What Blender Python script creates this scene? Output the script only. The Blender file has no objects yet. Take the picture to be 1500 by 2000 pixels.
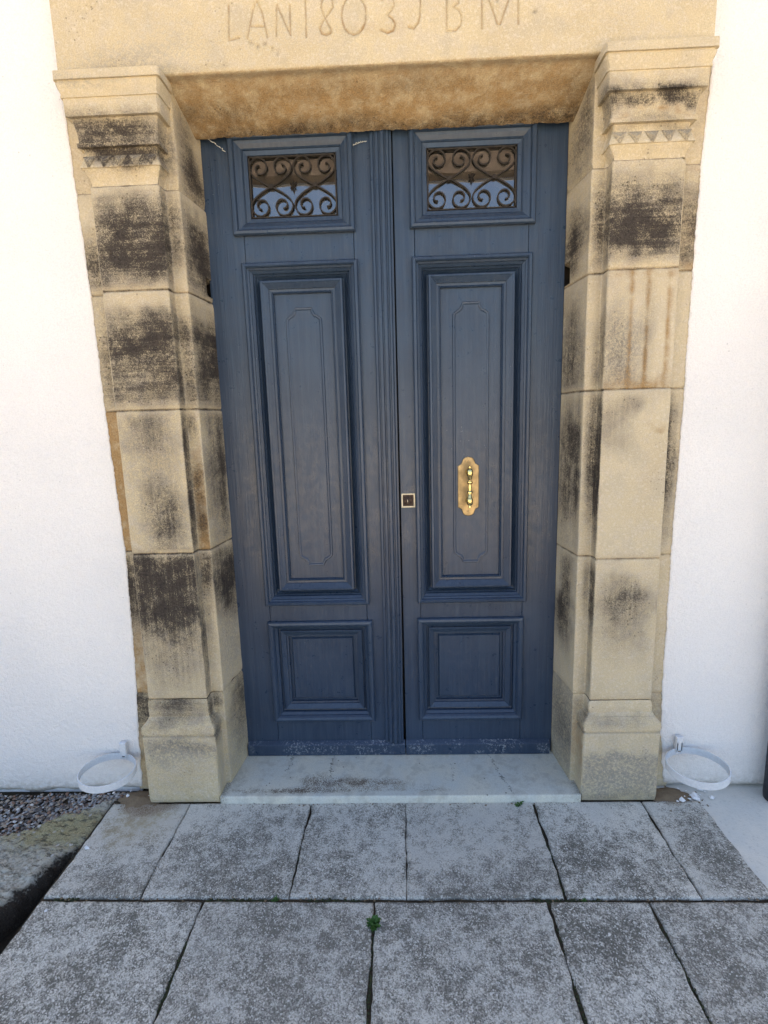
import bpy, math, random
import numpy as np
from mathutils import Vector, Matrix, noise as mnoise

random.seed(7)
RNG = np.random.default_rng(11)
SC = bpy.context.scene
COL = SC.collection

# ------------------------------------------------------------------ camera, light, exposure
cam_d = bpy.data.cameras.new("camera")
cam = bpy.data.objects.new("camera", cam_d)
COL.objects.link(cam)
cam_d.sensor_fit = 'HORIZONTAL'
cam_d.sensor_width = 36.0
cam_d.lens = 36.0 * 1030.0 / 1500.0
cam_d.clip_start = 0.02
cam_d.clip_end = 1000.0
_r = Vector((0.99919253, 0.02849542, -0.02832475))
_u = Vector((0.02294533, 0.1740028, 0.9844778))
_f = Vector((-0.03298169, 0.98433279, -0.17320846))
cam.matrix_world = Matrix(((_r.x, _u.x, -_f.x, 0.0357), (_r.y, _u.y, -_f.y, -1.8135),
                           (_r.z, _u.z, -_f.z, 1.4603), (0, 0, 0, 1)))
SC.camera = cam

SUN_EL, SUN_AZ = math.radians(57), math.radians(14)      # behind the house
world = bpy.data.worlds.new("World")
SC.world = world
world.use_nodes = True
wn = world.node_tree
for n in list(wn.nodes):
    wn.nodes.remove(n)
w_out = wn.nodes.new("ShaderNodeOutputWorld")
w_bg = wn.nodes.new("ShaderNodeBackground")
w_sky = wn.nodes.new("ShaderNodeTexSky")
w_sky.sky_type = 'NISHITA'
w_sky.sun_disc = False
w_sky.sun_elevation = SUN_EL
w_sky.sun_rotation = SUN_AZ
w_sky.air_density = 1.0
w_sky.dust_density = 2.3
w_sky.ozone_density = 1.0
w_bg.inputs["Strength"].default_value = 0.075
wn.links.new(w_sky.outputs[0], w_bg.inputs[0])
wn.links.new(w_bg.outputs[0], w_out.inputs[0])
sun_d = bpy.data.lights.new("sun", 'SUN')
sun_d.energy = 5.0
sun_d.angle = math.radians(0.5)
sun_d.color = (1.0, 0.95, 0.87)
sun = bpy.data.objects.new("sun", sun_d)
COL.objects.link(sun)
_sd = Vector((math.sin(SUN_AZ) * math.cos(SUN_EL), math.cos(SUN_AZ) * math.cos(SUN_EL), math.sin(SUN_EL)))
sun.rotation_euler = _sd.to_track_quat('Z', 'Y').to_euler()
sun.location = (0, 8, 12)
SC.view_settings.view_transform = 'Standard'
SC.view_settings.look = 'None'
SC.view_settings.gamma = 1.0
SC.view_settings.use_curve_mapping = False
SC.view_settings.exposure = 2.64
SC.cycles.max_bounces = 8
SC.cycles.diffuse_bounces = 5
SC.cycles.use_denoising = True

# ------------------------------------------------------------------ materials
class NT:
    def __init__(s, name):
        s.m = bpy.data.materials.new(name)
        s.m.use_nodes = True
        s.t = s.m.node_tree
        for n in list(s.t.nodes):
            s.t.nodes.remove(n)
        s.out = s.n("ShaderNodeOutputMaterial")
        s.p = s.n("ShaderNodeBsdfPrincipled")
        s.l(s.p.outputs[0], s.out.inputs[0])
        s.geo = s.n("ShaderNodeNewGeometry")
        s.pos = s.geo.outputs["Position"]
    def n(s, k):
        return s.t.nodes.new(k)
    def l(s, a, b):
        s.t.links.new(a, b)
    def put(s, sock, v):
        if isinstance(v, (int, float)):
            sock.default_value = v
        elif isinstance(v, (tuple, list)):
            sock.default_value = (*v, 1.0) if len(v) == 3 and len(sock.default_value) == 4 else v
        else:
            s.l(v, sock)
    def mp(s, scale, loc=(0, 0, 0)):
        n = s.n("ShaderNodeMapping")
        s.l(s.pos, n.inputs[0])
        n.inputs["Scale"].default_value = scale
        n.inputs["Location"].default_value = loc
        return n.outputs[0]
    def noise(s, scale, detail=3, rough=.55, vec=None, dist=0.0):
        n = s.n("ShaderNodeTexNoise")
        s.l(vec if vec is not None else s.pos, n.inputs["Vector"])
        n.inputs["Scale"].default_value = scale
        n.inputs["Detail"].default_value = detail
        n.inputs["Roughness"].default_value = rough
        n.inputs["Distortion"].default_value = dist
        return n.outputs["Fac"]
    def vor(s, scale, vec=None, feat='F1', rnd=1.0):
        n = s.n("ShaderNodeTexVoronoi")
        n.feature = feat
        s.l(vec if vec is not None else s.pos, n.inputs["Vector"])
        n.inputs["Scale"].default_value = scale
        n.inputs["Randomness"].default_value = rnd
        return n
    def math(s, op, a, b=0.0, c=0.0):
        n = s.n("ShaderNodeMath")
        n.operation = op
        s.put(n.inputs[0], a); s.put(n.inputs[1], b); s.put(n.inputs[2], c)
        return n.outputs[0]
    def ramp(s, v, lo, hi, a=0.0, b=1.0, smooth=True):
        n = s.n("ShaderNodeMapRange")
        n.interpolation_type = 'SMOOTHSTEP' if smooth else 'LINEAR'
        s.put(n.inputs["Value"], v)
        n.inputs["From Min"].default_value = lo
        n.inputs["From Max"].default_value = hi
        n.inputs["To Min"].default_value = a
        n.inputs["To Max"].default_value = b
        return n.outputs["Result"]
    def mix(s, f, a, b, mode='MIX'):
        n = s.n("ShaderNodeMix")
        n.data_type = 'RGBA'
        n.blend_type = mode
        s.put(n.inputs["Factor"], f)
        s.put(n.inputs[6], a); s.put(n.inputs[7], b)
        return n.outputs[2]
    def wear(s):
        a = s.n("ShaderNodeAttribute")
        a.attribute_name = "wear"
        sp = s.n("ShaderNodeSeparateColor")
        s.l(a.outputs["Color"], sp.inputs[0])
        return sp.outputs[0], sp.outputs[1], sp.outputs[2], a.outputs["Alpha"]
    def bump(s, h, strength, dist, prev=None):
        n = s.n("ShaderNodeBump")
        n.inputs["Strength"].default_value = strength
        n.inputs["Distance"].default_value = dist
        s.put(n.inputs["Height"], h)
        if prev is not None:
            s.l(prev, n.inputs["Normal"])
        return n.outputs[0]
    def fin(s, color, rough=.9, normal=None, spec=.3, metal=0.0):
        s.put(s.p.inputs["Base Color"], color)
        s.put(s.p.inputs["Roughness"], rough)
        s.p.inputs["Specular IOR Level"].default_value = spec
        s.p.inputs["Metallic"].default_value = metal
        if normal is not None:
            s.l(normal, s.p.inputs["Normal"])
        return s.m

def mat_stone():
    k = NT("sandstone")
    R, G, B, A = k.wear()
    n_lo = k.ramp(k.noise(4.5, 4, .6), .30, .70)
    n_mid = k.ramp(k.noise(24, 5, .68), .28, .72)
    n_fi = k.ramp(k.noise(270, 2, .7), .30, .70)
    n_gr = k.ramp(k.noise(95, 3, .72), .30, .70)
    n_big = k.ramp(k.noise(9, 4, .65, k.mp((1, 1, 1), (3.7, 1.1, 5.2))), .30, .70)
    col = k.mix(n_lo, (.64, .53, .335), (.55, .445, .275))
    col = k.mix(k.ramp(n_mid, .3, 1), col, (.59, .50, .36))
    col = k.mix(k.ramp(n_big, .5, 1, 0, .5), col, (.455, .395, .295))
    col = k.mix(k.math('MULTIPLY', n_fi, .42), col, (.26, .205, .13))
    col = k.mix(k.ramp(n_gr, .6, 1, 0, .45), col, (.68, .61, .47))
    inf = k.n("ShaderNodeObjectInfo")
    col = k.mix(k.ramp(inf.outputs['Random'], 0, 1, 0, .35, False), col, (.50, .44, .335))
    # ochre bleeding
    og = k.math('MULTIPLY', G, k.math('ADD', .45, k.math('MULTIPLY', n_mid, .8)))
    col = k.mix(k.ramp(og, .05, .95), col, k.mix(k.math('MULTIPLY', k.math('ADD', n_fi, n_gr), .36), k.mix(k.math('ADD', k.math('MULTIPLY', n_gr, .6), k.math('MULTIPLY', n_mid, .4)), (.30, .175, .065), (.54, .375, .19)), (.13, .075, .03)))
    # grey lichen film
    bg = k.math('MULTIPLY', B, k.math('ADD', k.math('ADD', .2, n_gr), k.math('MULTIPLY', n_fi, .4)))
    col = k.mix(k.ramp(bg, .1, 1.1, 0, .8), col, (.23, .215, .185))
    # black crust, streaked along the tooling
    st_h = k.ramp(k.math('ADD', k.math('MULTIPLY', k.noise(1.0, 4, .7, k.mp((3.5, 3.5, 95))), .5), k.math('MULTIPLY', k.noise(1.0, 3, .6, k.mp((2.2, 2.2, 30))), .5)), .36, .64)
    st_v = k.ramp(k.noise(1.0, 4, .68, k.mp((95, 95, 4.5))), .30, .70)
    streak = k.mix(A, st_v, st_h)
    q = k.math('MULTIPLY', k.math('SUBTRACT', n_fi, .5), .55)
    for a_, w_ in ((streak, .42), (n_mid, .38), (n_gr, .42), (n_big, .55)):
        q = k.math('ADD', q, k.math('MULTIPLY', k.math('SUBTRACT', a_, .5), w_))
    mm = k.math('MULTIPLY', k.math('ADD', R, .015), k.math('ADD', 1.0, q))
    mask = k.math('ADD', k.ramp(mm, .02, .95, 0, .84, False), k.ramp(mm, .85, 1.35, 0, .14))
    col = k.mix(mask, col, k.mix(n_gr, (.014, .012, .013), (.055, .044, .036)))
    pit = k.vor(75)
    gate = k.math('MAXIMUM', k.ramp(k.noise(9, 2), .58, .68, 0, .6), k.ramp(k.math('MULTIPLY', R, k.ramp(k.noise(31, 2), .42, .6)), .12, .5))
    pm = k.math('MULTIPLY', k.ramp(pit.outputs["Distance"], .13, .26, 1, 0), gate)
    col = k.mix(k.math('MULTIPLY', pm, .75), col, (.045, .033, .024))
    h = k.math('ADD', k.math('MULTIPLY', n_fi, .35), k.math('MULTIPLY', n_gr, .5))
    h = k.math('ADD', h, k.math('MULTIPLY', streak, .35))
    h = k.math('SUBTRACT', h, k.math('MULTIPLY', pm, .9))
    nm = k.bump(h, .65, .0022)
    return k.fin(col, .93, nm, .2)

def mat_plaster():
    k = NT("white_roughcast")
    n1 = k.noise(210, 3, .6)
    n2 = k.noise(55, 3, .6)
    n3 = k.noise(1.7, 4, .6)
    v = k.vor(38)
    dots = k.math('MULTIPLY', k.ramp(v.outputs["Distance"], .05, .14, 1, 0), k.ramp(k.noise(7.3, 3), .54, .68))
    col = k.mix(k.ramp(n3, .3, .7), (.83, .80, .765), (.765, .745, .725))
    col = k.mix(k.ramp(n1, .42, .68, 0, .32), col, (.58, .565, .55))
    col = k.mix(k.math('MULTIPLY', dots, .55), col, (.40, .385, .37))
    R, G, B, A = k.wear()
    col = k.mix(k.math('MULTIPLY', R, k.ramp(n2, .3, .7, .3, 1)), col, (.40, .35, .28))
    h = k.math('ADD', k.math('MULTIPLY', n1, .6), k.math('MULTIPLY', n2, 1.0))
    return k.fin(col, .95, k.bump(h, 1.0, .0055), .15)

def mat_paint(name, chips=0.0):
    k = NT(name)
    gv = k.noise(1.0, 4, .6, k.mp((95, 95, 2.6)))
    gf = k.noise(1.0, 3, .7, k.mp((260, 260, 9)))
    lo = k.noise(3.2, 4, .6)
    md = k.noise(31, 4, .65)
    col = k.mix(k.ramp(lo, .3, .72), (.018, .033, .062), (.026, .045, .080))
    col = k.mix(k.ramp(gv, .40, .66, 0, .45), col, (.040, .063, .098))
    col = k.mix(k.ramp(md, .56, .82, 0, .45), col, (.058, .076, .101))
    v = k.vor(61)
    sp = k.math('MULTIPLY', k.ramp(v.outputs["Distance"], .05, .11, 1, 0), k.ramp(k.noise(5.1, 2), .60, .70))
    col = k.mix(k.math('MULTIPLY', sp, .55), col, (.34, .36, .39))
    if chips:
        cn = k.noise(120, 4, .75)
        cz = k.noise(9, 3, .6)
        cm = k.math('MULTIPLY', k.ramp(cn, .53, .62), k.ramp(cz, .40, .56))
        col = k.mix(k.math('MULTIPLY', cm, chips), col, (.42, .44, .46))
    col = k.mix(k.ramp(gf, .55, .72, 0, .22), col, (.075, .095, .12))
    h = k.math('ADD', k.math('MULTIPLY', gv, 1.2), k.math('MULTIPLY', gf, .8))
    rgh = k.ramp(md, .3, .75, .27, .46)
    return k.fin(col, rgh, k.bump(h, .5, .0016), .48)

def mat_slab():
    k = NT("aggregate_concrete")
    R, G, B, A = k.wear()
    fi = k.ramp(k.noise(280, 2, .7), .30, .70)
    f2 = k.ramp(k.noise(420, 2, .7), .30, .70)
    md = k.ramp(k.noise(26, 5, .72), .28, .72)
    lo = k.ramp(k.noise(6.5, 5, .68), .30, .70)
    inf = k.n("ShaderNodeObjectInfo")
    col = k.mix(lo, (.66, .635, .56), (.78, .73, .62))
    col = k.mix(k.math('MULTIPLY', f2, .42), col, (.27, .255, .235))
    v = k.vor(265)
    vs = k.n("ShaderNodeSeparateColor")
    k.l(v.outputs["Color"], vs.inputs[0])
    # black lichen grains
    q = k.math('MULTIPLY', R, 1.0)
    for a_, w_ in ((fi, .45), (md, .66), (vs.outputs[1], .80), (lo, .74), (f2, .40)):
        q = k.math('ADD', q, k.math('MULTIPLY', k.math('SUBTRACT', a_, .5), w_))
    col = k.mix(k.ramp(q, .02, 1.14, 0, .93, False), col, k.mix(md, (.050, .047, .040), (.120, .112, .092)))
    # pale aggregate that shows through
    pg = k.math('MULTIPLY', k.ramp(vs.outputs[0], .84, .90), k.ramp(vs.outputs[2], .2, .9, .3, 1.0))
    col = k.mix(pg, col, (.66, .64, .58))
    col = k.mix(k.ramp(k.math('MULTIPLY', G, k.math('ADD', .45, k.math('MULTIPLY', md, .75))), .1, .9, 0, .8), col, (.34, .265, .135))
    col = k.mix(k.ramp(k.math('MULTIPLY', B, k.math('ADD', .4, k.math('MULTIPLY', fi, .8))), .1, .9, 0, .9), col, (.21, .145, .085))
    col = k.mix(k.ramp(inf.outputs["Random"], 0, 1, 0, .20, False), col, (.24, .225, .20))
    h = k.math('ADD', k.math('MULTIPLY', fi, .5), k.math('MULTIPLY', vs.outputs[0], .45))
    return k.fin(col, .92, k.bump(h, .8, .0028), .25)

def mat_sill():
    k = NT("pale_limestone")
    R, G, B, A = k.wear()
    fi = k.ramp(k.noise(210, 3, .7), .3, .7)
    md = k.ramp(k.noise(19, 5, .68), .28, .72)
    lo = k.ramp(k.noise(5.2, 4, .65), .3, .7)
    col = k.mix(lo, (.56, .575, .525), (.66, .62, .50))
    col = k.mix(k.ramp(md, .4, 1, 0, .5), col, (.38, .355, .29))
    col = k.mix(k.math('MULTIPLY', fi, .3), col, (.27, .24, .19))
    col = k.mix(k.ramp(k.math('MULTIPLY', R, k.math('ADD', .6, k.math('MULTIPLY', fi, .6))), .1, .8, 0, .93), col, (.045, .04, .034))
    gm = k.math('MULTIPLY', G, k.math('ADD', k.math('MULTIPLY', fi, 1.0), k.math('MULTIPLY', md, .7)))
    col = k.mix(k.ramp(gm, .18, .85, 0, .88), col, (.105, .068, .042))
    v = k.vor(30)
    dm = k.math('MULTIPLY', k.ramp(v.outputs["Distance"], .07, .13, 1, 0), k.ramp(k.noise(4.1, 2), .48, .58))
    col = k.mix(k.math('MULTIPLY', dm, .75), col, (.07, .055, .04))
    return k.fin(col, .85, k.bump(k.math('ADD', fi, md), .4, .0012), .3)

def mat_earth(name, a, b, c, sc=90, bs=.8):
    k = NT(name)
    n1 = k.noise(sc, 4, .7)
    n2 = k.noise(sc / 9, 4, .65)
    n3 = k.noise(sc * 3, 2, .7)
    col = k.mix(k.ramp(n2, .35, .65), a, b)
    col = k.mix(k.ramp(n1, .52, .75), col, c)
    return k.fin(col, .95, k.bump(k.math('ADD', n1, n3), bs, .004), .2)

def mat_rock():
    k = NT("mossy_rock")
    n1 = k.ramp(k.noise(95, 4, .75), .3, .7)
    n2 = k.ramp(k.noise(11, 5, .68), .28, .72)
    n3 = k.ramp(k.noise(260, 2, .7), .3, .7)
    R, G, B, A = k.wear()
    col = k.mix(n1, (.25, .235, .185), (.58, .55, .47))
    col = k.mix(k.ramp(n2, .5, 1, 0, .6), col, (.68, .66, .60))
    mq = k.math('ADD', k.math('MULTIPLY', R, .8), k.math('MULTIPLY', k.math('SUBTRACT', n2, .6), .40))
    mq = k.math('ADD', mq, k.math('MULTIPLY', k.math('SUBTRACT', n1, .5), .45))
    col = k.mix(k.ramp(mq, .20, .85, 0, .9), col, k.mix(n3, (.22, .19, .085), (.46, .40, .22)))
    n4 = k.ramp(k.noise(1.0, 5, .75, k.mp((26, 60, 26))), .30, .70)
    col = k.mix(k.ramp(n4, .52, .05, 0, .85), col, (.075, .066, .05))
    v = k.vor(34)
    fm = k.math('MULTIPLY', k.ramp(v.outputs["Distance"], .16, .28, 1, 0), k.ramp(k.noise(8, 2), .50, .58))
    col = k.mix(k.math('MULTIPLY', fm, .8), col, (.58, .56, .53))
    gap_shade = k.math('MULTIPLY', G, k.math('ADD', .55, k.math('MULTIPLY', n1, .8)))
    col = k.mix(k.ramp(gap_shade, .2, .8, 0, .97), col, k.mix(n3, (.010, .007, .005), (.035, .025, .018)))
    return k.fin(col, .95, k.bump(k.math('ADD', k.math('ADD', n1, k.math('MULTIPLY', n4, 1.6)), k.math('MULTIPLY', n3, .6)), .6, .006), .2)

def mat_plain(name, col, rough=.6, metal=0.0, spec=.5, nsc=60, var=.25, bump=.2):
    k = NT(name)
    n1 = k.noise(nsc, 4, .65)
    dark = tuple(x * (1 - var) for x in col)
    c = k.mix(k.ramp(n1, .3, .7), col, dark)
    return k.fin(c, k.ramp(n1, .3, .7, rough * .85, min(1, rough * 1.2)), k.bump(n1, bump, .001), spec, metal)

def mat_glass():
    k = NT("window_glass")
    k.t.nodes.remove(k.p)
    tr = k.n("ShaderNodeBsdfTransparent")
    tr.inputs[0].default_value = (.80, .86, .84, 1)
    gl = k.n("ShaderNodeBsdfGlossy")
    gl.inputs["Roughness"].default_value = .012
    fr = k.n("ShaderNodeFresnel")
    fr.inputs[0].default_value = 2.5
    df = k.n("ShaderNodeBsdfDiffuse")
    df.inputs[0].default_value = (.42, .36, .28, 1)
    dust = k.n("ShaderNodeMixShader")
    k.put(dust.inputs[0], k.ramp(k.noise(14, 4, .7), .35, .75, .03, .10))
    k.l(tr.outputs[0], dust.inputs[1]); k.l(df.outputs[0], dust.inputs[2])
    mx = k.n("ShaderNodeMixShader")
    k.l(k.math('MULTIPLY', fr.outputs[0], 1.0), mx.inputs[0])
    k.l(dust.outputs[0], mx.inputs[1]); k.l(gl.outputs[0], mx.inputs[2])
    nz = k.noise(6, 2, .5)
    b = k.bump(nz, .15, .002)
    k.l(b, gl.inputs["Normal"])
    k.l(mx.outputs[0], k.out.inputs[0])
    return k.m

M_STONE = mat_stone()
M_PLASTER = mat_plaster()
M_PAINT = mat_paint("blue_paint")
M_KICK = mat_paint("chipped_blue_paint", .5)
M_SLAB = mat_slab()
M_SILL = mat_sill()
M_SOIL = mat_earth("joint_soil", (.030, .023, .015), (.050, .039, .024), (.085, .068, .045), 140)
M_GAP = mat_earth("gap_soil_shade", (.010, .008, .006), (.018, .014, .009), (.035, .027, .018), 120)  # near-black, so the gap's deep shade sits in the soil colour
M_DIRT = mat_earth("brown_dirt", (.19, .135, .085), (.24, .175, .11), (.15, .105, .065), 150)
M_YARD = mat_earth("courtyard_gravel", (.43, .35, .245), (.47, .38, .265), (.35, .285, .21), 60)
M_PAD = mat_earth("pale_screed", (.56, .55, .50), (.61, .585, .52), (.47, .455, .41), 85, .5)
M_ROCK = mat_rock()
M_PEB = [mat_plain("pebble_%s" % w, c, .9, 0, .3, 90, .3) for w, c in
         (("buff", (.36, .29, .22)), ("rust", (.27, .16, .11)), ("grey", (.34, .33, .32)), ("dark", (.13, .11, .10)), ("pale", (.58, .55, .51)))]
M_BRASS = mat_plain("polished_brass", (.74, .58, .26), .22, 1.0, .5, 40, .25, .1)
M_PLATE = mat_plain("worn_brass", (.37, .27, .14), .42, .85, .5, 26, .35, .2)
M_PALE = mat_plain("pale_brass", (.62, .55, .40), .45, .4, .5, 60, .2)
M_DARKM = mat_plain("dark_lock_metal", (.045, .030, .026), .45, .7, .5, 90, .4)
M_IRON = mat_plain("rusty_black_iron", (.030, .024, .019), .7, .1, .4, 120, .45, .5)
M_WHITE = mat_plain("white_metal_paint", (.66, .67, .68), .55, 0, .4, 140, .12)
M_PIPE = mat_plain("dark_pipe", (.028, .026, .032), .5, 0, .4, 50, .3)
M_GLASS = mat_glass()
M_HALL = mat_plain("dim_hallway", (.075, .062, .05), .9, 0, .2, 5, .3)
M_WOOD = mat_plain("brown_timber", (.105, .068, .042), .8, 0, .3, 14, .4)
M_WEED = mat_plain("weed_green", (.055, .14, .022), .6, 0, .4, 200, .5)
M_MOSS = mat_plain("dull_moss", (.055, .062, .030), .95, 0, .2, 300, .5, .8)
M_WEB = mat_plain("cobweb_silk", (.55, .55, .50), .9, 0, .2, 300, .2)

# ------------------------------------------------------------------ helpers
def world_loc(o):
    v = Vector((0, 0, 0))
    while o is not None:
        v += o.location
        o = o.parent
    return v

def mk(name, verts, faces, mat, parent=None, smooth=False, wear=None, sharp=None, loc=None):
    """verts are world coordinates; the part's origin is its parent's, a thing's own origin is loc"""
    me = bpy.data.meshes.new(name)
    off = world_loc(parent) if parent is not None else Vector(loc or (0, 0, 0))
    V = np.asarray(verts, float) - np.array(off)
    me.from_pydata([tuple(v) for v in V], [], [tuple(int(i) for i in f) for f in faces])
    me.materials.append(mat)
    if wear is not None:
        a = me.attributes.new("wear", 'FLOAT_COLOR', 'POINT')
        a.data.foreach_set("color", np.asarray(wear, np.float32).reshape(-1))
    me.validate()
    if smooth:
        me.polygons.foreach_set("use_smooth", [True] * len(me.polygons))
        if sharp:
            me.set_sharp_from_angle(angle=math.radians(sharp))
    me.update()
    o = bpy.data.objects.new(name, me)
    COL.objects.link(o)
    if parent is not None:
        o.parent = parent
    elif loc is not None:
        o.location = loc
    return o

def empty(name, loc, label, cat, group=None):
    o = bpy.data.objects.new(name, None)
    o.empty_display_size = .1
    COL.objects.link(o)
    o.location = loc
    return tag(o, label, cat, group)

def tag(o, label=None, cat=None, group=None, kind=None):
    for k_, v_ in (("label", label), ("category", cat), ("group", group), ("kind", kind)):
        if v_:
            o[k_] = v_
    return o

class MB:
    def __init__(s):
        s.v, s.f = [], []
    def add(s, v, f):
        b = len(s.v)
        s.v += [tuple(p) for p in v]
        s.f += [tuple(b + i for i in q) for q in f]
    def box(s, x0, x1, y0, y1, z0, z1, bev=0.0):
        if bev <= 0:
            s.add([(x0, y0, z0), (x1, y0, z0), (x1, y1, z0), (x0, y1, z0), (x0, y0, z1), (x1, y0, z1), (x1, y1, z1), (x0, y1, z1)],
                  [(0, 3, 2, 1), (4, 5, 6, 7), (0, 1, 5, 4), (1, 2, 6, 5), (2, 3, 7, 6), (3, 0, 4, 7)])
        else:   # front (y0) edges chamfered
            b = bev
            s.add([(x0, y0 + b, z0), (x1, y0 + b, z0), (x1, y0 + b, z1), (x0, y0 + b, z1),
                   (x0 + b, y0, z0 + b), (x1 - b, y0, z0 + b), (x1 - b, y0, z1 - b), (x0 + b, y0, z1 - b),
                   (x0, y1, z0), (x1, y1, z0), (x1, y1, z1), (x0, y1, z1)],
                  [(4, 5, 6, 7), (0, 1, 5, 4), (1, 2, 6, 5), (2, 3, 7, 6), (3, 0, 4, 7),
                   (8, 9, 1, 0), (9, 10, 2, 1), (10, 11, 3, 2), (11, 8, 0, 3), (11, 10, 9, 8)])
    def tube(s, pts, r, seg=8, closed=False):
        pts = [Vector(p) for p in pts]
        n = len(pts)
        rr = r if isinstance(r, (list, tuple)) else [r] * n
        rings = []
        for i, p in enumerate(pts):
            t = (pts[(i + 1) % n] - pts[i - 1]) if closed else (pts[min(i + 1, n - 1)] - pts[max(i - 1, 0)])
            t.normalize()
            a = t.cross(Vector((0, 0, 1)) if abs(t.z) < .9 else Vector((0, 1, 0))).normalized()
            b = t.cross(a)
            rings.append([p + rr[i] * (math.cos(q) * a + math.sin(q) * b) for q in (2 * math.pi * j / seg for j in range(seg))])
        v = [q for ring in rings for q in ring]
        f = []
        m = n if closed else n - 1
        for i in range(m):
            for j in range(seg):
                i2, j2 = (i + 1) % n, (j + 1) % seg
                f.append((i * seg + j, i * seg + j2, i2 * seg + j2, i2 * seg + j))
        if not closed:
            f.append(tuple(range(seg))[::-1]); f.append(tuple((n - 1) * seg + j for j in range(seg)))
        s.add(v, f)
    def lathe_z(s, cx, cy, prof, seg=16):
        v = [(cx + r * math.cos(2 * math.pi * j / seg), cy + r * math.sin(2 * math.pi * j / seg), z) for z, r in prof for j in range(seg)]
        f = [(i * seg + j, i * seg + (j + 1) % seg, (i + 1) * seg + (j + 1) % seg, (i + 1) * seg + j) for i in range(len(prof) - 1) for j in range(seg)]
        f.append(tuple(range(seg))[::-1]); f.append(tuple((len(prof) - 1) * seg + j for j in range(seg)))
        s.add(v, f)
    def lathe_y(s, cx, cz, prof, seg=16):
        v = [(cx + r * math.cos(2 * math.pi * j / seg), y, cz + r * math.sin(2 * math.pi * j / seg)) for y, r in prof for j in range(seg)]
        f = [(i * seg + j, (i + 1) * seg + j, (i + 1) * seg + (j + 1) % seg, i * seg + (j + 1) % seg) for i in range(len(prof) - 1) for j in range(seg)]
        f.append(tuple(range(seg))); f.append(tuple((len(prof) - 1) * seg + j for j in range(seg))[::-1])
        s.add(v, f)
    def build(s, name, mat, parent=None, smooth=False, sharp=35, loc=None):
        return mk(name, s.v, s.f, mat, parent, smooth, None, sharp, loc)

def grid_faces(nu, nv, flip=False):
    f = []
    for i in range(nu - 1):
        for j in range(nv - 1):
            q = (i * nv + j, (i + 1) * nv + j, (i + 1) * nv + j + 1, i * nv + j + 1)
            f.append(q[::-1] if flip else q)
    return f

def nz(x, y, z, sc, seed=0.0):
    return mnoise.noise(Vector((x * sc + seed, y * sc + seed * .7, z * sc - seed)))

def seg_dist(px, pz, poly):
    d = np.full(px.shape, 1e9)
    for (ax, az), (bx, bz) in zip(poly[:-1], poly[1:]):
        vx, vz = bx - ax, bz - az
        L2 = vx * vx + vz * vz + 1e-12
        t = np.clip(((px - ax) * vx + (pz - az) * vz) / L2, 0, 1)
        d = np.minimum(d, np.hypot(px - ax - t * vx, pz - az - t * vz))
    return d

# ------------------------------------------------------------------ ground and setting
DOOR_Y = .268
SILL_Z = .030

def sheet(name, poly, z, mat):
    o = mk(name, [(x, y, z) for x, y in poly], [tuple(range(len(poly)))], mat)
    return tag(o, kind='structure')

sheet("ground", [(-300, -300), (300, -300), (300, 300), (-300, 300)], -.135, M_YARD)
sheet("soil", [(-2.6, -2.3), (1.32, -2.3), (1.32, .2), (-2.6, .2)], -.10, M_GAP)

# bed under the paving: dark soil that shows in the joints
bed = MB()
bed.box(-1.135, 1.16, -2.2, .04, -.099, -.009)
terrace = bed.build("terrace", M_SOIL)
tag(terrace, kind='structure')

def slab(x0l, x1l, x0r, x1r, y0, y1, blobs, gap=(.004, .004), seed=0.0, top=0.0):
    """x0l/x0r: left/right edge at the back (y1); x1l/x1r at the front (y0)"""
    nu = max(8, int((x0r - x0l) / .014)); nv = max(8, int((y1 - y0) / .014))
    V, W, kind = [], [], []
    us = [0, 0] + list(np.linspace(0, 1, nu)) + [1, 1]
    vs = [0, 0] + list(np.linspace(0, 1, nv)) + [1, 1]
    for i, u in enumerate(us):
        for j, v in enumerate(vs):
            y = y0 + (y1 - y0) * v
            xl = x1l + (x0l - x1l) * v + gap[0] + .0075 * nz(0, y, seed, 9) + .0035 * nz(0, y, seed, 28) + .002 * nz(0, y, seed, 70)
            xr = x1r + (x0r - x1r) * v - gap[1] + .0055 * nz(9, y, seed, 11) + .0035 * nz(3, y, seed, 28) + .002 * nz(5, y, seed, 70)
            x = xl + (xr - xl) * u
            yy = y + (.004 if v == 0 else (-.004 if v == 1 else 0)) + ((.0035 * nz(x, 3, seed, 12) + .002 * nz(x, 3, seed, 45)) if v in (0, 1) else 0)
            z = top + .0016 * nz(x, y, seed, 5) + .0008 * nz(x, y, seed, 40)
            ei = min(i, len(us) - 1 - i); ej = min(j, len(vs) - 1 - j)
            e = min(ei, ej)
            if e == 0:
                z = -.05
            elif e == 1:
                z -= .005 + .005 * max(0, nz(x, y, seed, 24)) + .003 * nz(x, y, seed, 60)
            elif e == 2:
                pass
            if ei == 2 or (ei > 2 and False):
                x += (.0025 if i == 2 else -.0025)
            if ej == 2:
                yy += (.0025 if j == 2 else -.0025)
            V.append((x, yy, z))
            r = g = b = 0.0
            wx, wy = x + .05 * nz(x, yy, seed, 6) + .02 * nz(x, yy, seed, 22), yy + .05 * nz(x, yy, seed + 9, 6) + .02 * nz(x, yy, seed + 4, 22)
            for (cx, cy, sx, sy, amp, ch) in blobs:
                q = amp * math.exp(-(abs((wx - cx) / sx) ** 2.4 + abs((wy - cy) / sy) ** 2.4))
                if ch == 'd': r += q
                elif ch == 'o': g += q
                else: b += q
            if y1 < -.3: r += .12
            else: r += .16 * min(1, max(0, (-yy - .05) / .30))
            if e <= 2:
                r += .08
            W.append((r, min(g, 1), min(b, 1), 1))
    o = mk("paving_slab", V, grid_faces(len(us), len(vs)), M_SLAB, terrace, True, W)
    return o

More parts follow.
